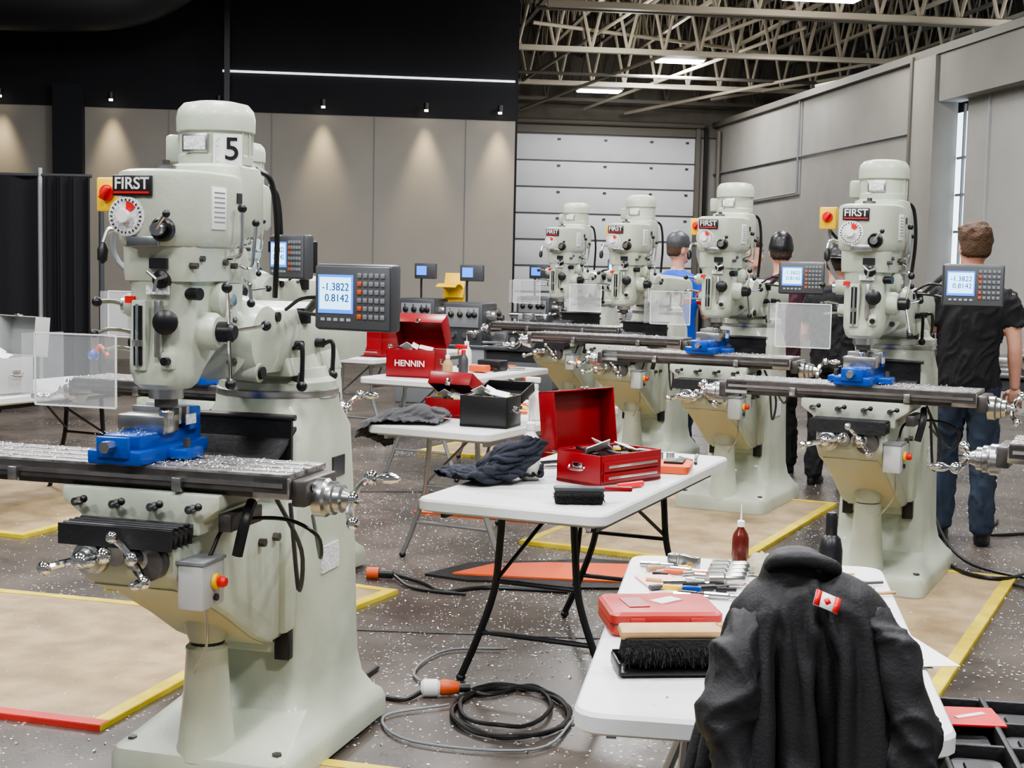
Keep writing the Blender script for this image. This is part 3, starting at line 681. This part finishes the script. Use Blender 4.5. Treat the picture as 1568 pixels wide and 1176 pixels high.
E=empty('chair',TR(.52,2.46,0,0));b=B()
for sx in (-1,1):
    b.tube([(sx*.08,.0,.98),(sx*.10,.0,.7),(sx*.13,-.0,.44),(sx*.19,-.06,.0)],.010,'legdark');b.tube([(sx*.18,.03,.44),(sx*.2,.36,.0)],.010,'legdark',k=1)
b.tube([(-.08,0,.97),(-.05,0,1.0),(.05,0,1.0),(.08,0,.97)],.012,'legdark');b.box((0,0,.90),(.15,.014,.10),'dgrey',bev=.006)
b.loft([rrect(.36,.32,.05,.43,0,.20),rrect(.38,.34,.05,.445,0,.20),rrect(.37,.33,.05,.465,0,.20)],'dgrey');b.obj('frame',E)
E=empty('tool_organizer',TR(1.22,3.03,0,-9));b=B()
b.box((0,0,.28),(.56,.50,.50),'black',bev=.02)
for z in (.12,.28,.44):b.box((0,-.256,z),(.48,.012,.12),'dgrey',bev=.005);b.box((0,-.266,z+.035),(.2,.01,.015),'black',bev=.003)
for sx in (-.22,.22):
    for sy in (-.18,.18):b.cyl((sx-.01,sy,.03),(sx+.01,sy,.03),.03,'rubber')
b.obj('chest',E);b=B()
b.box((0,0,.54),(.58,.52,.02),'rubber',bev=.006)
for i in range(5):b.box((-.28+.14*i,0,.57),(.014,.52,.05),'rubber',bev=.004)
for j in range(4):b.box((0,-.25+.167*j,.568),(.58,.014,.045),'rubber',bev=.004)
for i in range(4):
    for j in range(3):
        b.loft([rrect(.115,.14,.02,.551,-.21+.14*i,-.167+.167*j),rrect(.10,.125,.02,.566,-.21+.14*i,-.167+.167*j)],'dgrey')
        b.loft([rrect(.06,.08,.02,.567,-.21+.14*i,-.167+.167*j),rrect(.055,.075,.02,.572,-.21+.14*i,-.167+.167*j)],'black')
b.box((-.19,.10,.594),(.13,.13,.004),'redbright',(0,0,.1));b.box((-.19,.10,.597),(.08,.014,.003),'white',(0,0,.6))
b.obj('tray',E)
# ---------------------------------------------------------------- people
def person(name,M,shirt='tee',pants='jean',hair='hairb',hat=None,H=1.87,arms=('down','down'),long=False,shoes='black',flag=False,step=.0,hr=0,big=1.):
    b=B();sd=M[0][3]*3.7
    T=[(.86,.16,.115,0),(.92,.168,.118,0),(1.0,.160,.113,0),(1.08,.155,.11,0),(1.18,.165,.113,0),(1.28,.182,.12,0),(1.37,.196,.116,.005),(1.43,.187,.103,.01),(1.47,.13,.083,.012),(1.50,.072,.063,.012)]
    b.loft([ell(w,d,z,0,y,24) for z,w,d,y in T if z<=.93],pants)
    b.loft([ell(w*1.03+.006,d*1.05+.009,z-.03 if z<1 else z,0,y,24) for z,w,d,y in T[1:]],shirt)
    for sx in (-1,1):
        fy=-step*sx
        b.tube([(sx*.085,0,.90),(sx*.095,fy*.3-.01,.70),(sx*.105,fy*.6-.015,.50),(sx*.11,fy*.9+.01,.30),(sx*.115,fy+.02,.07)],[.095,.088,.072,.070,.066],pants,seg=16)
        b.loft([[V((sx*.118+w*math.cos(a),fy+cy+d*math.sin(a),z)) for a in [2*math.pi*i/18 for i in range(18)]] for z,w,d,cy in ((0.0,.048,.135,-.05),(.03,.05,.138,-.05),(.055,.045,.115,-.035),(.09,.042,.07,.01),(.12,.04,.05,.02))],shoes)
    b.tube([(0,.015,1.46),(0,.008,1.53),(0,-.002,1.60)],[.062,.055,.055],'skin',seg=16)
    HM=Matrix.Rotation(rad(hr),4,'Z');b.M=HM
    b.loft([ell(w,d,z,0,y,20) for z,w,d,y in ((1.565,.030,.035,-.055),(1.575,.048,.062,-.035),(1.60,.060,.082,-.012),(1.64,.070,.092,0),(1.68,.076,.098,0),(1.72,.077,.099,.004),(1.76,.068,.088,.006),(1.785,.045,.06,.006),(1.797,.015,.02,.006))],'skin')
    b.sph((0,-.099,1.652),.016,'skin',(.8,1.1,1.3),10)
    for sx in (-1,1):b.sph((sx*.083,.008,1.665),.024,'skin',(.4,.8,1.3),10)
    b.box((0,-.078,1.617),(.045,.02,.012),'skin',bev=.004)
    b.loft([ell(w*big,d*big,z,0,y,20) for z,w,d,y in ((1.625,.060,.053,.047),(1.65,.076,.070,.036),(1.70,.081,.084,.025),(1.745,.084,.104,.002),(1.79,.066,.088,.0),(1.815,.03,.04,.0))],hair)
    if hat is None:
        for i in range(60):
            a=random.uniform(0,6.28);r=random.uniform(.2,1);b.sph((.078*big*r*math.cos(a),.005+.09*big*r*math.sin(a),1.805-.03*r*r+random.uniform(-.01,.012)),random.uniform(.013,.022),hair,seg=8)
        for i in range(30):
            a=random.uniform(.1,3.0);b.sph((.082*big*math.cos(a),.01+.092*big*math.sin(a),random.uniform(1.68,1.78)),random.uniform(.011,.017),hair,seg=8)
    else:
        b.loft([ell(w,d,z,0,y,22) for z,w,d,y in ((1.70,.089,.108,.004),(1.74,.090,.11,.004),(1.79,.080,.098,.004),(1.825,.05,.06,.004),(1.84,.01,.012,.004))],hat[0])
        if hat[1]:
            s_=-1 if hat[1]=='f' else 1
            b.loft([[V((.075*math.cos(a),s_*(.09+.085*max(0,math.sin(a))),1.715+dz-.012*max(0,math.sin(a)))) for a in [2*math.pi*i/20 for i in range(20)]] for dz in (0,.014)],hat[0])
        else:b.loft([ell(.094,.113,1.69,0,.004,22),ell(.095,.114,1.725,0,.004,22)],hat[0])
    b.M=Matrix()
    hands=[]
    for sx,am in zip((-1,1),arms):
        sh=V((sx*.185,.01,1.415))
        if am=='down':el=V((sx*.245,.03,1.13));wr=V((sx*.255,-.05,.885))
        elif am=='fold':el=V((sx*.25,-.02,1.13));wr=V((sx*.02,-.21,1.16))
        elif am=='hip':el=V((sx*.33,.05,1.15));wr=V((sx*.185,-.06,.99))
        else:el=V((sx*.24,-.06,1.13));wr=V((sx*.18,-.28,1.10))
        b.tube([sh,(sh+el)/2+V((sx*.008,0,0)),el],[.052,.047,.040],'skin',seg=14,k=3)
        b.tube([el,el.lerp(wr,.3),wr],[.041,.042,.027],'skin' if not long else shirt,seg=14,k=3)
        e2=el if long else sh.lerp(el,.62)
        b.tube([sh+V((-sx*.03,0,.012)),sh.lerp(e2,.5)+V((sx*.008,0,0)),e2],[.066,.064,.060],shirt,seg=16,k=3)
        if long:b.tube([el,wr],[.055,.04],shirt,seg=14,k=1)
        hands.append((sx,wr,(wr-el).normalized()))
    def ex(e):
        e.M=HM
        for sx in (-1,1):
            e.sph((sx*.030,-.088,1.685),.011,'eyew',(1,.5,.8),10);e.sph((sx*.030,-.0935,1.685),.005,'haird',(1,.5,1),8)
            e.box((sx*.031,-.093,1.705),(.032,.008,.006),'haird',bev=.002)
        e.box((0,-.0895,1.617),(.04,.004,.005),'plum')
        e.M=Matrix()
        for sx,wr,d in hands:
            d2=(d+V((0,-.15,0))).normalized();q=d2.to_track_quat('Z','X').to_matrix().to_4x4();M0=e.M.copy()
            e.M=Matrix.Translation(wr-d2*.01)@q
            e.loft([rrect(.030,.045,.013,0),rrect(.034,.07,.015,.04),rrect(.030,.082,.014,.085),rrect(.022,.078,.010,.10)],'skin')
            for i,(yy,L) in enumerate(((-.030,.062),(-.010,.072),(.010,.067),(.030,.052))):
                c=.012*sx
                e.tube([(0,yy,.085),(-c*.3,yy,.10+L*.35),(-c*1.4,yy,.10+L*.7),(-c*2.6,yy,.10+L*.95)],[.0095,.009,.008,.006],'skin',seg=8,k=3)
            e.tube([(0,-.030,.03),(-.012*sx,-.055,.06),(-.018*sx,-.060,.095)],[.013,.011,.008],'skin',seg=8,k=3)
            e.M=M0
    def dp(p,m):
        if m in ('skin','hairb','haird') :return 0
        if p.z>1.6 or p.z<.12:return 0
        if m==pants:return .016*fold(V((p.x*9+sd,p.y*9,p.z*5)))-.005
        if flag and m==shirt:return .006*fold(V((p.x*7+sd,p.y*7,p.z*5)))-.003
        return .018*fold(V((p.x*8+sd,p.y*8,p.z*6+p.x*5)))-.005
    k=H/1.82
    ob=remeshed(name,b,.0115,M@Matrix.Scale(k,4),2,extra=ex,disp=dp)
    if flag:
        me=ob.data
        n0=len(me.materials);me.materials.append(MT['redbright']);me.materials.append(MT['white'])
        si=[i for i,m in enumerate(me.materials) if m==MT[shirt]][0]
        for p in me.polygons:
            if p.material_index!=si:continue
            c=p.center
            if abs(c.x)<.16 and 1.22<c.z<1.38:p.material_index=n0 if abs(c.x)>.07 or abs(c.x)<.03 and 1.25<c.z<1.35 else n0+1
            elif abs(c.x)>.19 and 1.2<c.z<1.34:p.material_index=n0+(1 if 1.25<c.z<1.29 else 0)
    return ob
person('man_in_black_shirt',TR(2.66,8.35,0,160),arms=('down','down'),step=.06,hr=25,big=1.1)
person('man_in_blue_shirt',TR(1.42,12.5,0,150),shirt='shirtblue',hat=('dgrey','f'),H=1.86,arms=('front','front'),flag=True,hr=-30)
person('man_in_grey_shirt',TR(1.95,11.9,0,60),shirt='clothgrey',hair='haird',H=1.83,arms=('down','down'),pants='tee')
person('man_in_beanie',TR(2.03,10.98,0,200),shirt='plum',pants='tee',hair='haird',hat=('black',None),H=1.84,arms=('fold','fold'),hr=-30)
person('man_in_cap',TR(2.33,10.4,0,150),shirt='tee',pants='tee',hair='haird',hat=('black','b'),H=1.76,arms=('down','front'),hr=20)
# ---------------------------------------------------------------- lathes
def lathe_machine(M,guard=False):
    E=empty('metal_lathe',M);b=B()
    b.box((-.62,0,.36),(.50,.50,.72),'mgrey',bev=.02);b.box((.62,0,.36),(.40,.46,.72),'mgrey',bev=.02);b.box((0,.02,.62),(.9,.42,.10),'dgrey',bev=.01)
    b.box((0,0,.70),(1.75,.52,.03),'dgrey',bev=.005)
    b.box((.15,0,.80),(1.35,.20,.10),'steel',bev=.005);b.box((.15,-.07,.86),(1.35,.03,.02),'steel');b.box((.15,.07,.86),(1.35,.03,.02),'steel')
    b.obj('bed',E);b=B()
    b.box((-.64,0,.93),(.44,.40,.44),'dgrey',bev=.025);b.box((-.64,-.205,1.0),(.36,.02,.2),'mgrey',bev=.004)
    for x in (-.76,-.66,-.56,-.5):b.lathe([(.03,0),(.03,.02),(.015,.03)],'black',(x,-.21,1.03),(0,-1,0));b.tube([(x,-.24,1.03),(x+.01,-.26,1.09)],.007,'chrome',k=1)
    for x in (-.74,-.6,-.5):b.lathe([(.028,0),(.028,.03)],'steel',(x,-.20,.82),(0,-1,0))
    b.lathe([(.10,0),(.10,.09),(.08,.10)],'steel',(-.42,0,1.0),(1,0,0));b.lathe([(.03,0),(.03,.05)],'dsteel',(-.32,0,1.0),(1,0,0))
    for a in (0,120,240):b.box((-.31,.05*math.cos(rad(a)),1.0+.05*math.sin(rad(a))),(.04,.03,.03),'dsteel',(rad(a),0,0))
    b.obj('headstock',E);b=B()
    b.box((.02,-.08,.90),(.24,.44,.07),'mgrey',bev=.008);b.box((.02,-.24,.78),(.26,.06,.20),'dgrey',bev=.01);b.box((.02,-.06,.97),(.12,.20,.06),'dsteel',bev=.005);b.box((.02,-.04,1.03),(.10,.10,.06),'steel',bev=.005)
    t=[(.09*math.cos(rad(a)),.09*math.sin(rad(a))) for a in range(0,361,30)]
    b.tube([(-.04+x,-.30,.80+z) for x,z in t],.009,'chrome',k=2);b.cyl((-.04,-.27,.80),(-.04,-.31,.80),.03,'steel');b.crank((.05,-.30,.90),(0,-1,0),.4,.7)
    b.cyl((-.4,-.22,.76),(.8,-.22,.76),.012,'chrome');b.cyl((-.4,-.22,.72),(.8,-.22,.72),.010,'chrome')
    b.box((.60,0,.93),(.20,.16,.16),'mgrey',bev=.03);b.cyl((.40,0,1.0),(.74,0,1.0),.035,'steel');b.crank((.74,0,1.0),(1,0,0),.3,.8)
    b.obj('carriage',E)
    if guard:
        b=B();R=[]
        for i in range(9):
            a=rad(-30+20*i);y=.16*math.cos(a);z=1.16+.16*math.sin(a)
            R.append([V((-.46,y,z)),V((-.22,y,z)),V((-.22,y*.96,1.16+(z-1.16)*.96)),V((-.46,y*.96,1.16+(z-1.16)*.96))])
        b.loft(R,'yellow');b.box((-.335,.13,1.30),(.25,.01,.28),'yellow',(rad(-15),0,0),bev=.004);b.obj('chuck_guard',E)
    b=B();b.tube([(-.75,.15,1.15),(-.75,.15,1.36),(-.70,.10,1.42)],.012,'black');b.box((-.66,.07,1.45),(.26,.05,.17),'dgrey',bev=.01);b.box((-.70,.043,1.455),(.12,.004,.10),'screen');b.obj('dro_display',E)
    return E
lathe_machine(TR(-.40,15.7,0,-22),True)
lathe_machine(TR(-2.6,15.0,0,-22))
lathe_machine(TR(.9,17.6,0,-22))
lathe_machine(TR(.15,14.55,0,-22))
lathe_machine(TR(4.45,12.2,0,-26))
# ---------------------------------------------------------------- floor items
def panel(M,w,l,tape='tapey',front=None):
    E=empty('plywood_sheet',M);b=B();b.box((w/2,l/2,.010),(w,l,.018),'ply')
    b.chips(int(260*w*l),lambda:(random.uniform(0,w),random.uniform(0,l),.0195))
    b.obj('sheet',E)
    b=B();t=.055
    b.box((t/2,l/2,.020),(t,l,.003),tape);b.box((w-t/2,l/2,.020),(t,l,.003),tape);b.box((w/2,l-t/2,.0205),(w,t,.003),tape)
    b.box((w/2,t/2,.0205),(w,t,.003),front or tape);b.box((w/2,-.001,.010),(w,.003,.019),front or tape);b.box((w+.001,l/2,.01),(.003,l,.019),tape)
    b.obj('floor_tape',E);return E
def pan(nl,rot,w=1.25,l=2.6,**k):return panel(TR(nl[0],nl[1],0,rot),w,l,**k)
pan((.06,7.98),-26,l=2.3);pan((.49,5.77),-26,l=2.3);pan((-.34,9.98),-26,l=2.0);pan((-.77,11.7),-26)
pan((-3.66,5.33),-16,2.4,1.55,front='taper')
pan((-1.92,6.71),-26,1.25,.62)
pan((-4.1,8.35),-20,1.5,2.)
pan((-1.40,2.95),-16,1.28,1.62)
b=B()
def slab(pts,z0,z1,m):
    b.prism(pts,'xy',z0,z1,m)
slab([(-.42,7.12),(-.2,7.0),(.05,7.0),(.2,6.88),(.60,6.90),(.66,7.2),(.74,7.5),(.45,7.58),(.2,7.5),(-.2,7.42)],.0,.012,'rubber');slab([(-.28,7.12),(.1,7.06),(.55,7.0),(.66,7.42),(.2,7.42),(-.08,7.36)],.012,.02,'orange')
b.obj('rubber_mat')
b=B();slab([(-.6,8.9),(.2,8.6),(.35,9.0),(-.4,9.3)],0,.012,'orange');b.obj('rubber_mat')
b=B();b.box((0,6.0,.0015),(2.2,.012,.003),'black',(0,0,rad(-3)));b.box((-1.5,9.6,.0015),(4,.014,.003),'black',(0,0,rad(7)));b.obj('floor_joint')
b=B()
def ring(cx,cy,r,n=14,turns=1,ph=0,e=.7):
    return [(cx+r*math.cos(ph+6.283*i/n)*(1+.05*math.sin(i)),cy+r*e*math.sin(ph+6.283*i/n)*2.0,.012+.004*(i%3)) for i in range(int(n*turns)+1)]
b.tube(ring(.02,4.93,.20,turns=2.2),.008,'black')
b.tube(ring(.0,5.0,.17,turns=1.4,ph=1),.008,'black')
b.tube([(.2,5.05,.012),(.1,5.25,.012),(-.05,5.13,.012),(-.16,5.15,.02)],.008,'black');b.tube([(-.30,5.13,.02),(-.38,5.05,.01),(-.55,5.2,.01),(-.50,5.45,.01)],.009,'black')
b.tube([(-.14,5.1,.012),(-.35,5.35,.012),(-.25,5.7,.012),(.0,5.75,.012)],.005,'mgrey')
b.tube([(-.2,5.0,.012),(-.42,4.85,.012),(-.3,4.6,.012),(.1,4.55,.012),(.25,4.9,.012)],.005,'mgrey')
b.lathe([(.02,0),(.032,.01),(.032,.06),(.024,.07)],'white',(-.31,5.12,.034),(1,.1,0));b.lathe([(.026,0),(.03,.01),(.026,.05),(.018,.07)],'orange',(-.24,5.13,.034),(1,.1,0));b.cyl((-.17,5.14,.03),(-.13,5.145,.03),.016,'black')
b.obj('power_cable')
b=B()
b.lathe([(.03,0),(.03,.06)],'orange',(-.70,7.02,.032),(1,-.1,0));b.cyl((-.64,7.015,.03),(-.57,7.01,.03),.022,'black')
b.tube([(-.57,7.01,.03),(-.4,6.9,.01),(-.3,6.75,.01),(-.1,6.85,.01),(.3,6.8,.01)],.010,'black');b.tube([(-.57,7.0,.03),(-.45,6.8,.01),(-.2,6.7,.01)],.008,'black')
b.obj('extension_cord')
b=B()
b.tube([(2.55,8.3,.012),(2.35,7.5,.03),(2.5,7.2,.03),(2.9,7.5,.012),(3.4,7.3,.012)],.011,'black');b.tube([(2.3,7.9,.4),(2.38,7.6,.1),(2.6,7.35,.02),(3.2,7.1,.012)],.009,'black')
b.tube([(2.5,7.3,.012),(2.8,6.8,.012),(3.3,6.9,.012)],.009,'dgrey');b.tube([(3.1,9.0,.012),(2.9,8.5,.012),(3.6,8.8,.012)],.010,'black')
b.tube([(2.55,5.2,.012),(2.3,4.85,.012),(2.0,4.6,.012),(1.9,4.4,.012)],.012,'black')
b.obj('power_cable')
b=B()
b.chips(10000,lambda:(random.uniform(-3,4.2),random.uniform(4.2,13.5),.0008),s0=.003,s1=.011)
b.chips(3600,lambda:(random.gauss(0,.6),random.gauss(7.2,1.3),.0008),s0=.003,s1=.013)
b.chips(2400,lambda:(random.gauss(2.7,.4),random.gauss(6.6,1.),.0008),s0=.003,s1=.013)
b.obj('metal_chips',smooth=False)
# ---------------------------------------------------------------- room shell
RB=Matrix.Rotation(rad(7.5),4,'Z')
b=B();b.box((0,12,-.05),(40,44,.1),'floor');b.obj('floor')
b=B();b.box((-4.6,22.0,1.86),(14.9,.2,3.72),'beigewall')
for u in (-10,-8.45,-6.9,-5.35,-2.3,-.8,.72,2.1):b.box((u,21.895,1.86),(.012,.012,3.7),'mgrey')
b.box((-4.6,21.99,5.05),(14.9,.24,2.7),'blackwall')
b.box((2.84,24.6,3.2),(.1,5.3,6.4),'blackwall')
b.box((-3.72,21.8,2.0),(.42,.28,4.0),'blackwall')
b.obj('wall_partition',None,RB)
b=B();b.box((.65,21.84,4.28),(4.35,.03,.03),'led');b.obj('led_strip_light',None,RB)
b=B()
for u in (-4.67,-3.11,-1.57,-.05,1.48,2.59):
    b.cyl((u,21.70,3.80),(u,21.70,3.90),.04,'black');b.cyl((u,21.70,3.775),(u,21.70,3.80),.028,'spotglow')
    b.cyl((u,21.70,3.86),(u,21.86,3.86),.015,'black')
b.obj('wall_spotlights',None,RB)
for u in (-6.2,-4.67,-3.11,-1.57,-.05,1.48,2.59):
    l=bpy.data.lights.new('wall_spot','SPOT');l.energy=150;l.color=(1,.80,.50);l.spot_size=rad(50);l.spot_blend=1.;l.shadow_soft_size=.08
    o=bpy.data.objects.new('wall_spot_lamp',l);S.collection.objects.link(o);o.matrix_world=RB@Matrix.Translation((u,21.72,3.76))@Matrix.Rotation(rad(5),4,'X')
b=B()
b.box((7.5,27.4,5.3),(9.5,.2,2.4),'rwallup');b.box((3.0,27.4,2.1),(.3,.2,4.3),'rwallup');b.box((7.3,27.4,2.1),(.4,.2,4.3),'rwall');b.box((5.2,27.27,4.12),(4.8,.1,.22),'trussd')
b.obj('wall_back',None,RB)
b=B()
for i in range(8):
    b.box((5.08,27.3,.25+.5*i),(3.96,.06,.488),'doorw',bev=.008)
    b.box((5.08,27.262,.25+.5*i+.246),(3.96,.02,.022),'dgrey')
    for u in (3.5,4.4,5.3,6.2,6.9):b.box((u,27.262,.25+.5*i+.15),(.06,.02,.04),'dgrey')
b.box((7.09,27.22,2.1),(.08,.12,4.2),'trussd');b.box((7.22,27.1,2.1),(.06,.06,4.2),'black')
b.cyl((3.1,27.15,4.22),(7.2,27.15,4.22),.05,'trussd')
b.obj('door_1',None,RB)
b=B()
b.box((7.56,22.4,2.1),(.2,9.7,4.2),'rwall');b.box((7.52,17.28,2.1),(.32,.66,4.2),'rwall',bev=.01)
b.box((7.56,12.2,3.92),(.3,9.5,.58),'rwall');b.box((7.56,4.5,2.1),(.2,6,4.2),'rwall')
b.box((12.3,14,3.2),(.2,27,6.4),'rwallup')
b.box((7.5,19,4.25),(.25,16.5,.1),'trussd')
b.box((7.43,22.4,3.32),(.03,9.7,.02),'mgrey')
b.tube([(7.42,22.2,4.2),(7.42,22.2,2.75),(7.42,24.5,2.72),(7.42,26.9,2.70)],.02,'mgrey',k=1)
b.tube([(7.40,26.8,0),(7.40,26.8,4.1)],.04,'trussd',k=1);b.tube([(7.38,17.66,0),(7.38,17.66,4.25)],.05,'trussd',k=1)
b.obj('wall_right',None,RB)
b=B()
b.box((7.68,11.9,1.83),(.08,9.4,3.66),'doorbeige')
for k in range(8):b.box((7.63,16.0-1.15*k,1.83),(.03,.02,3.6),'lgrey')
b.obj('door_2',None,RB)
b=B();b.box((8.1,18.2,1.8),(.02,4.5,3.6),'day')  # glowing panel added outside the door gap to stand in for daylight
for z in (2.95,2.5,2.05,1.6):b.box((7.70,16.78,z),(.03,.36,.03),'mgrey')
b.box((7.70,16.80,1.8),(.03,.03,3.6),'mgrey');b.obj('daylight_gap',None,RB)
b=B();b.box((1.5,12,6.35),(22,34,.1),'deck')
b.obj('ceiling',None,RB)
b=B()
for i in range(110):
    v=10+.16*i;b.box((7.4,v,6.28),(9.4,.05,.035),'trussd')
b.obj('ceiling_ribs',None,RB)
def truss(v,u0,u1,zb,zt,m,name='roof_truss',r=.035,n=None,ax='u'):
    b=B();n=n or int((u1-u0)/.55);P=(lambda u,z:(u,v,z)) if ax=='u' else (lambda u,z:(v,u,z))
    for z in (zb,zt):
        c=P((u0+u1)/2,z);b.box(c,(u1-u0,r*2.4,r*1.6) if ax=='u' else (r*2.4,u1-u0,r*1.6),m)
    for i in range(n):
        a=u0+(u1-u0)*i/n;c=u0+(u1-u0)*(i+1)/n;mid=(a+c)/2
        b.cyl(P(a,zb),P(mid,zt),r*.55,m,seg=6);b.cyl(P(mid,zt),P(c,zb),r*.55,m,seg=6)
    b.obj(name,None,RB)
U1=12.1
truss(16.6,7.0,U1,5.0,6.1,'truss',r=.05);truss(19.2,2.9,U1,5.0,6.1,'truss',r=.05);truss(22.2,2.9,U1,4.85,6.1,'truss',r=.05);truss(25.2,2.9,U1,4.7,6.1,'truss',r=.05);truss(26.8,2.9,U1,4.6,6.0,'trussd',r=.04)
for k,u in enumerate((3.2,4.0,4.8,5.6,6.4,7.2,8.0,8.8,9.6,10.4,11.2)):truss(u,12,27.2,5.45,6.15,'truss' if k%2 else 'trussd',name='roof_joist',r=.028,n=26,ax='v')
b=B()
for (a,c) in (((3.0,26.5,4.5),(5.2,19,5.7)),((3.6,26.9,4.4),(6.9,20,5.4)),((4.8,26.9,4.45),(7.4,22,5.3)),((3.1,22,5.2),(7.3,23.5,5.1)),((5.6,27,4.4),(9.4,22,5.0)),((7.0,26,4.6),(12,20,5.2)),((7.6,22,4.4),(12,17,5.2))):
    b.cyl(a,c,.03,'truss',seg=8)
b.cyl((2.95,24.3,4.75),(12,24.3,4.75),.03,'trussd',seg=8);b.cyl((2.95,20.7,5.2),(12,20.7,5.2),.03,'trussd',seg=8)
b.obj('roof_bracing',None,RB)
b=B();b.tube([(-9,20.3,5.0),(-5.5,20.3,4.95),(-3.6,20.3,4.95),(-2.6,20.4,5.1),(-1.9,20.6,5.6),(-1.7,20.8,6.2)],.42,'duct',seg=24)
for u in (-6.8,-5.2,-3.9):b.lathe([(.43,0),(.43,.05)],'duct',(u,20.3,4.955),(1,0,0))
b.box((-1.45,21.7,4.9),(.08,.1,2.4),'duct')
b.obj('air_duct',None,RB)
b=B()
for u in (-1.6,.95):
    b.cyl((u,19.8,5.15),(u,19.8,6.29),.02,'lgrey',seg=8);b.box((u,19.8,5.25),(.16,.5,.10),'mgrey',(rad(30),0,0),bev=.02);b.box((u+.05,19.6,5.12),(.10,.22,.04),'lgrey',(rad(30),0,0),bev=.01)
b.obj('stage_light',None,RB)
def fixture(x,y,z,w=.75,d=.38,r=7.5):
    E=empty('ceiling_light',TR(x,y,z,r));b=B();b.box((0,0,.05),(w+.06,d+.06,.07),'lgrey',bev=.01);b.box((0,0,.005),(w,d,.02),'lamp')
    for sx in (-.3,.3):b.cyl((sx,0,.08),(sx,0,6.29-z),.006,'dsteel',seg=6)
    b.obj('housing',E)
fixture(2.72,24.6,4.98);fixture(1.45,26.0,4.62);fixture(3.85,18.6,4.98,.95)
def area(x,y,z,e,s=.9,c=(.98,.98,1.)):
    l=bpy.data.lights.new('bay','AREA');l.energy=e;l.size=s;l.shape='SQUARE';l.color=c;o=bpy.data.objects.new('bay_light',l);S.collection.objects.link(o);o.location=(x,y,z)
def point(x,y,z,e):
    l=bpy.data.lights.new('truss_fill_light','POINT');l.energy=e;l.shadow_soft_size=.25;l.color=(1,.96,.90);o=bpy.data.objects.new('truss_fill',l);S.collection.objects.link(o);o.location=(x,y,z)  # added fill points that brighten the roof trusses and deck
for x in (-4.,-.5,3.):
    for y in (0.,4.,8.5,13.):
        area(x,y,5.2,205);fixture(x,y,5.22,1.1,.4)
area(1.4,19.,4.9,150);area(4.2,22.,4.9,60);area(-4,17.5,5.2,50);area(2.6,24.6,4.95,180)
point(2.7,24.4,4.7,85);point(1.6,21.5,4.7,60);point(3.85,18.4,4.7,75);point(7.5,19.5,4.6,70)
b=B()
def curt(x0,x1,y,z1,amp,fr):
    n=int((x1-x0)*60);t=bmesh.new();p=[]
    for i in range(n+1):
        x=x0+(x1-x0)*i/n;yy=y+amp*math.sin(x*fr)+amp*.5*math.sin(x*fr*2.3+1)
        p.append((t.verts.new((x,yy,.02)),t.verts.new((x,yy,z1))))
    for a,c in zip(p,p[1:]):t.faces.new((a[0],c[0],c[1],a[1]))
    b.add(t,'curtain')
curt(-9,-5.3,16.0,2.42,.02,9);curt(-5.22,-4.68,15.9,2.40,.05,38)
b.cyl((-5.27,16,0),(-5.27,16,2.5),.022,'lgrey');b.cyl((-9,16,2.42),(-4.7,16,2.42),.02,'dgrey');b.cyl((-4.68,16.3,0),(-4.68,16.3,2.3),.03,'dgrey')
b.obj('black_curtain')
w=bpy.data.worlds.new('w');S.world=w;w.use_nodes=True;w.node_tree.nodes['Background'].inputs[0].default_value=(.82,.9,1,1);w.node_tree.nodes['Background'].inputs[1].default_value=.22
try:S.view_settings.look='AgX - Medium High Contrast'
except Exception:pass
cd=bpy.data.cameras.new('camera');cam=bpy.data.objects.new('camera',cd);S.collection.objects.link(cam)
cd.sensor_width=36;cd.lens=50.4;cd.clip_start=.05;cd.clip_end=200
cam.matrix_world=Matrix.Translation((0,0,1.6))@Matrix.Rotation(rad(90-4.97),4,'X')@Matrix.Rotation(rad(1.2),4,'Z')
S.camera=cam
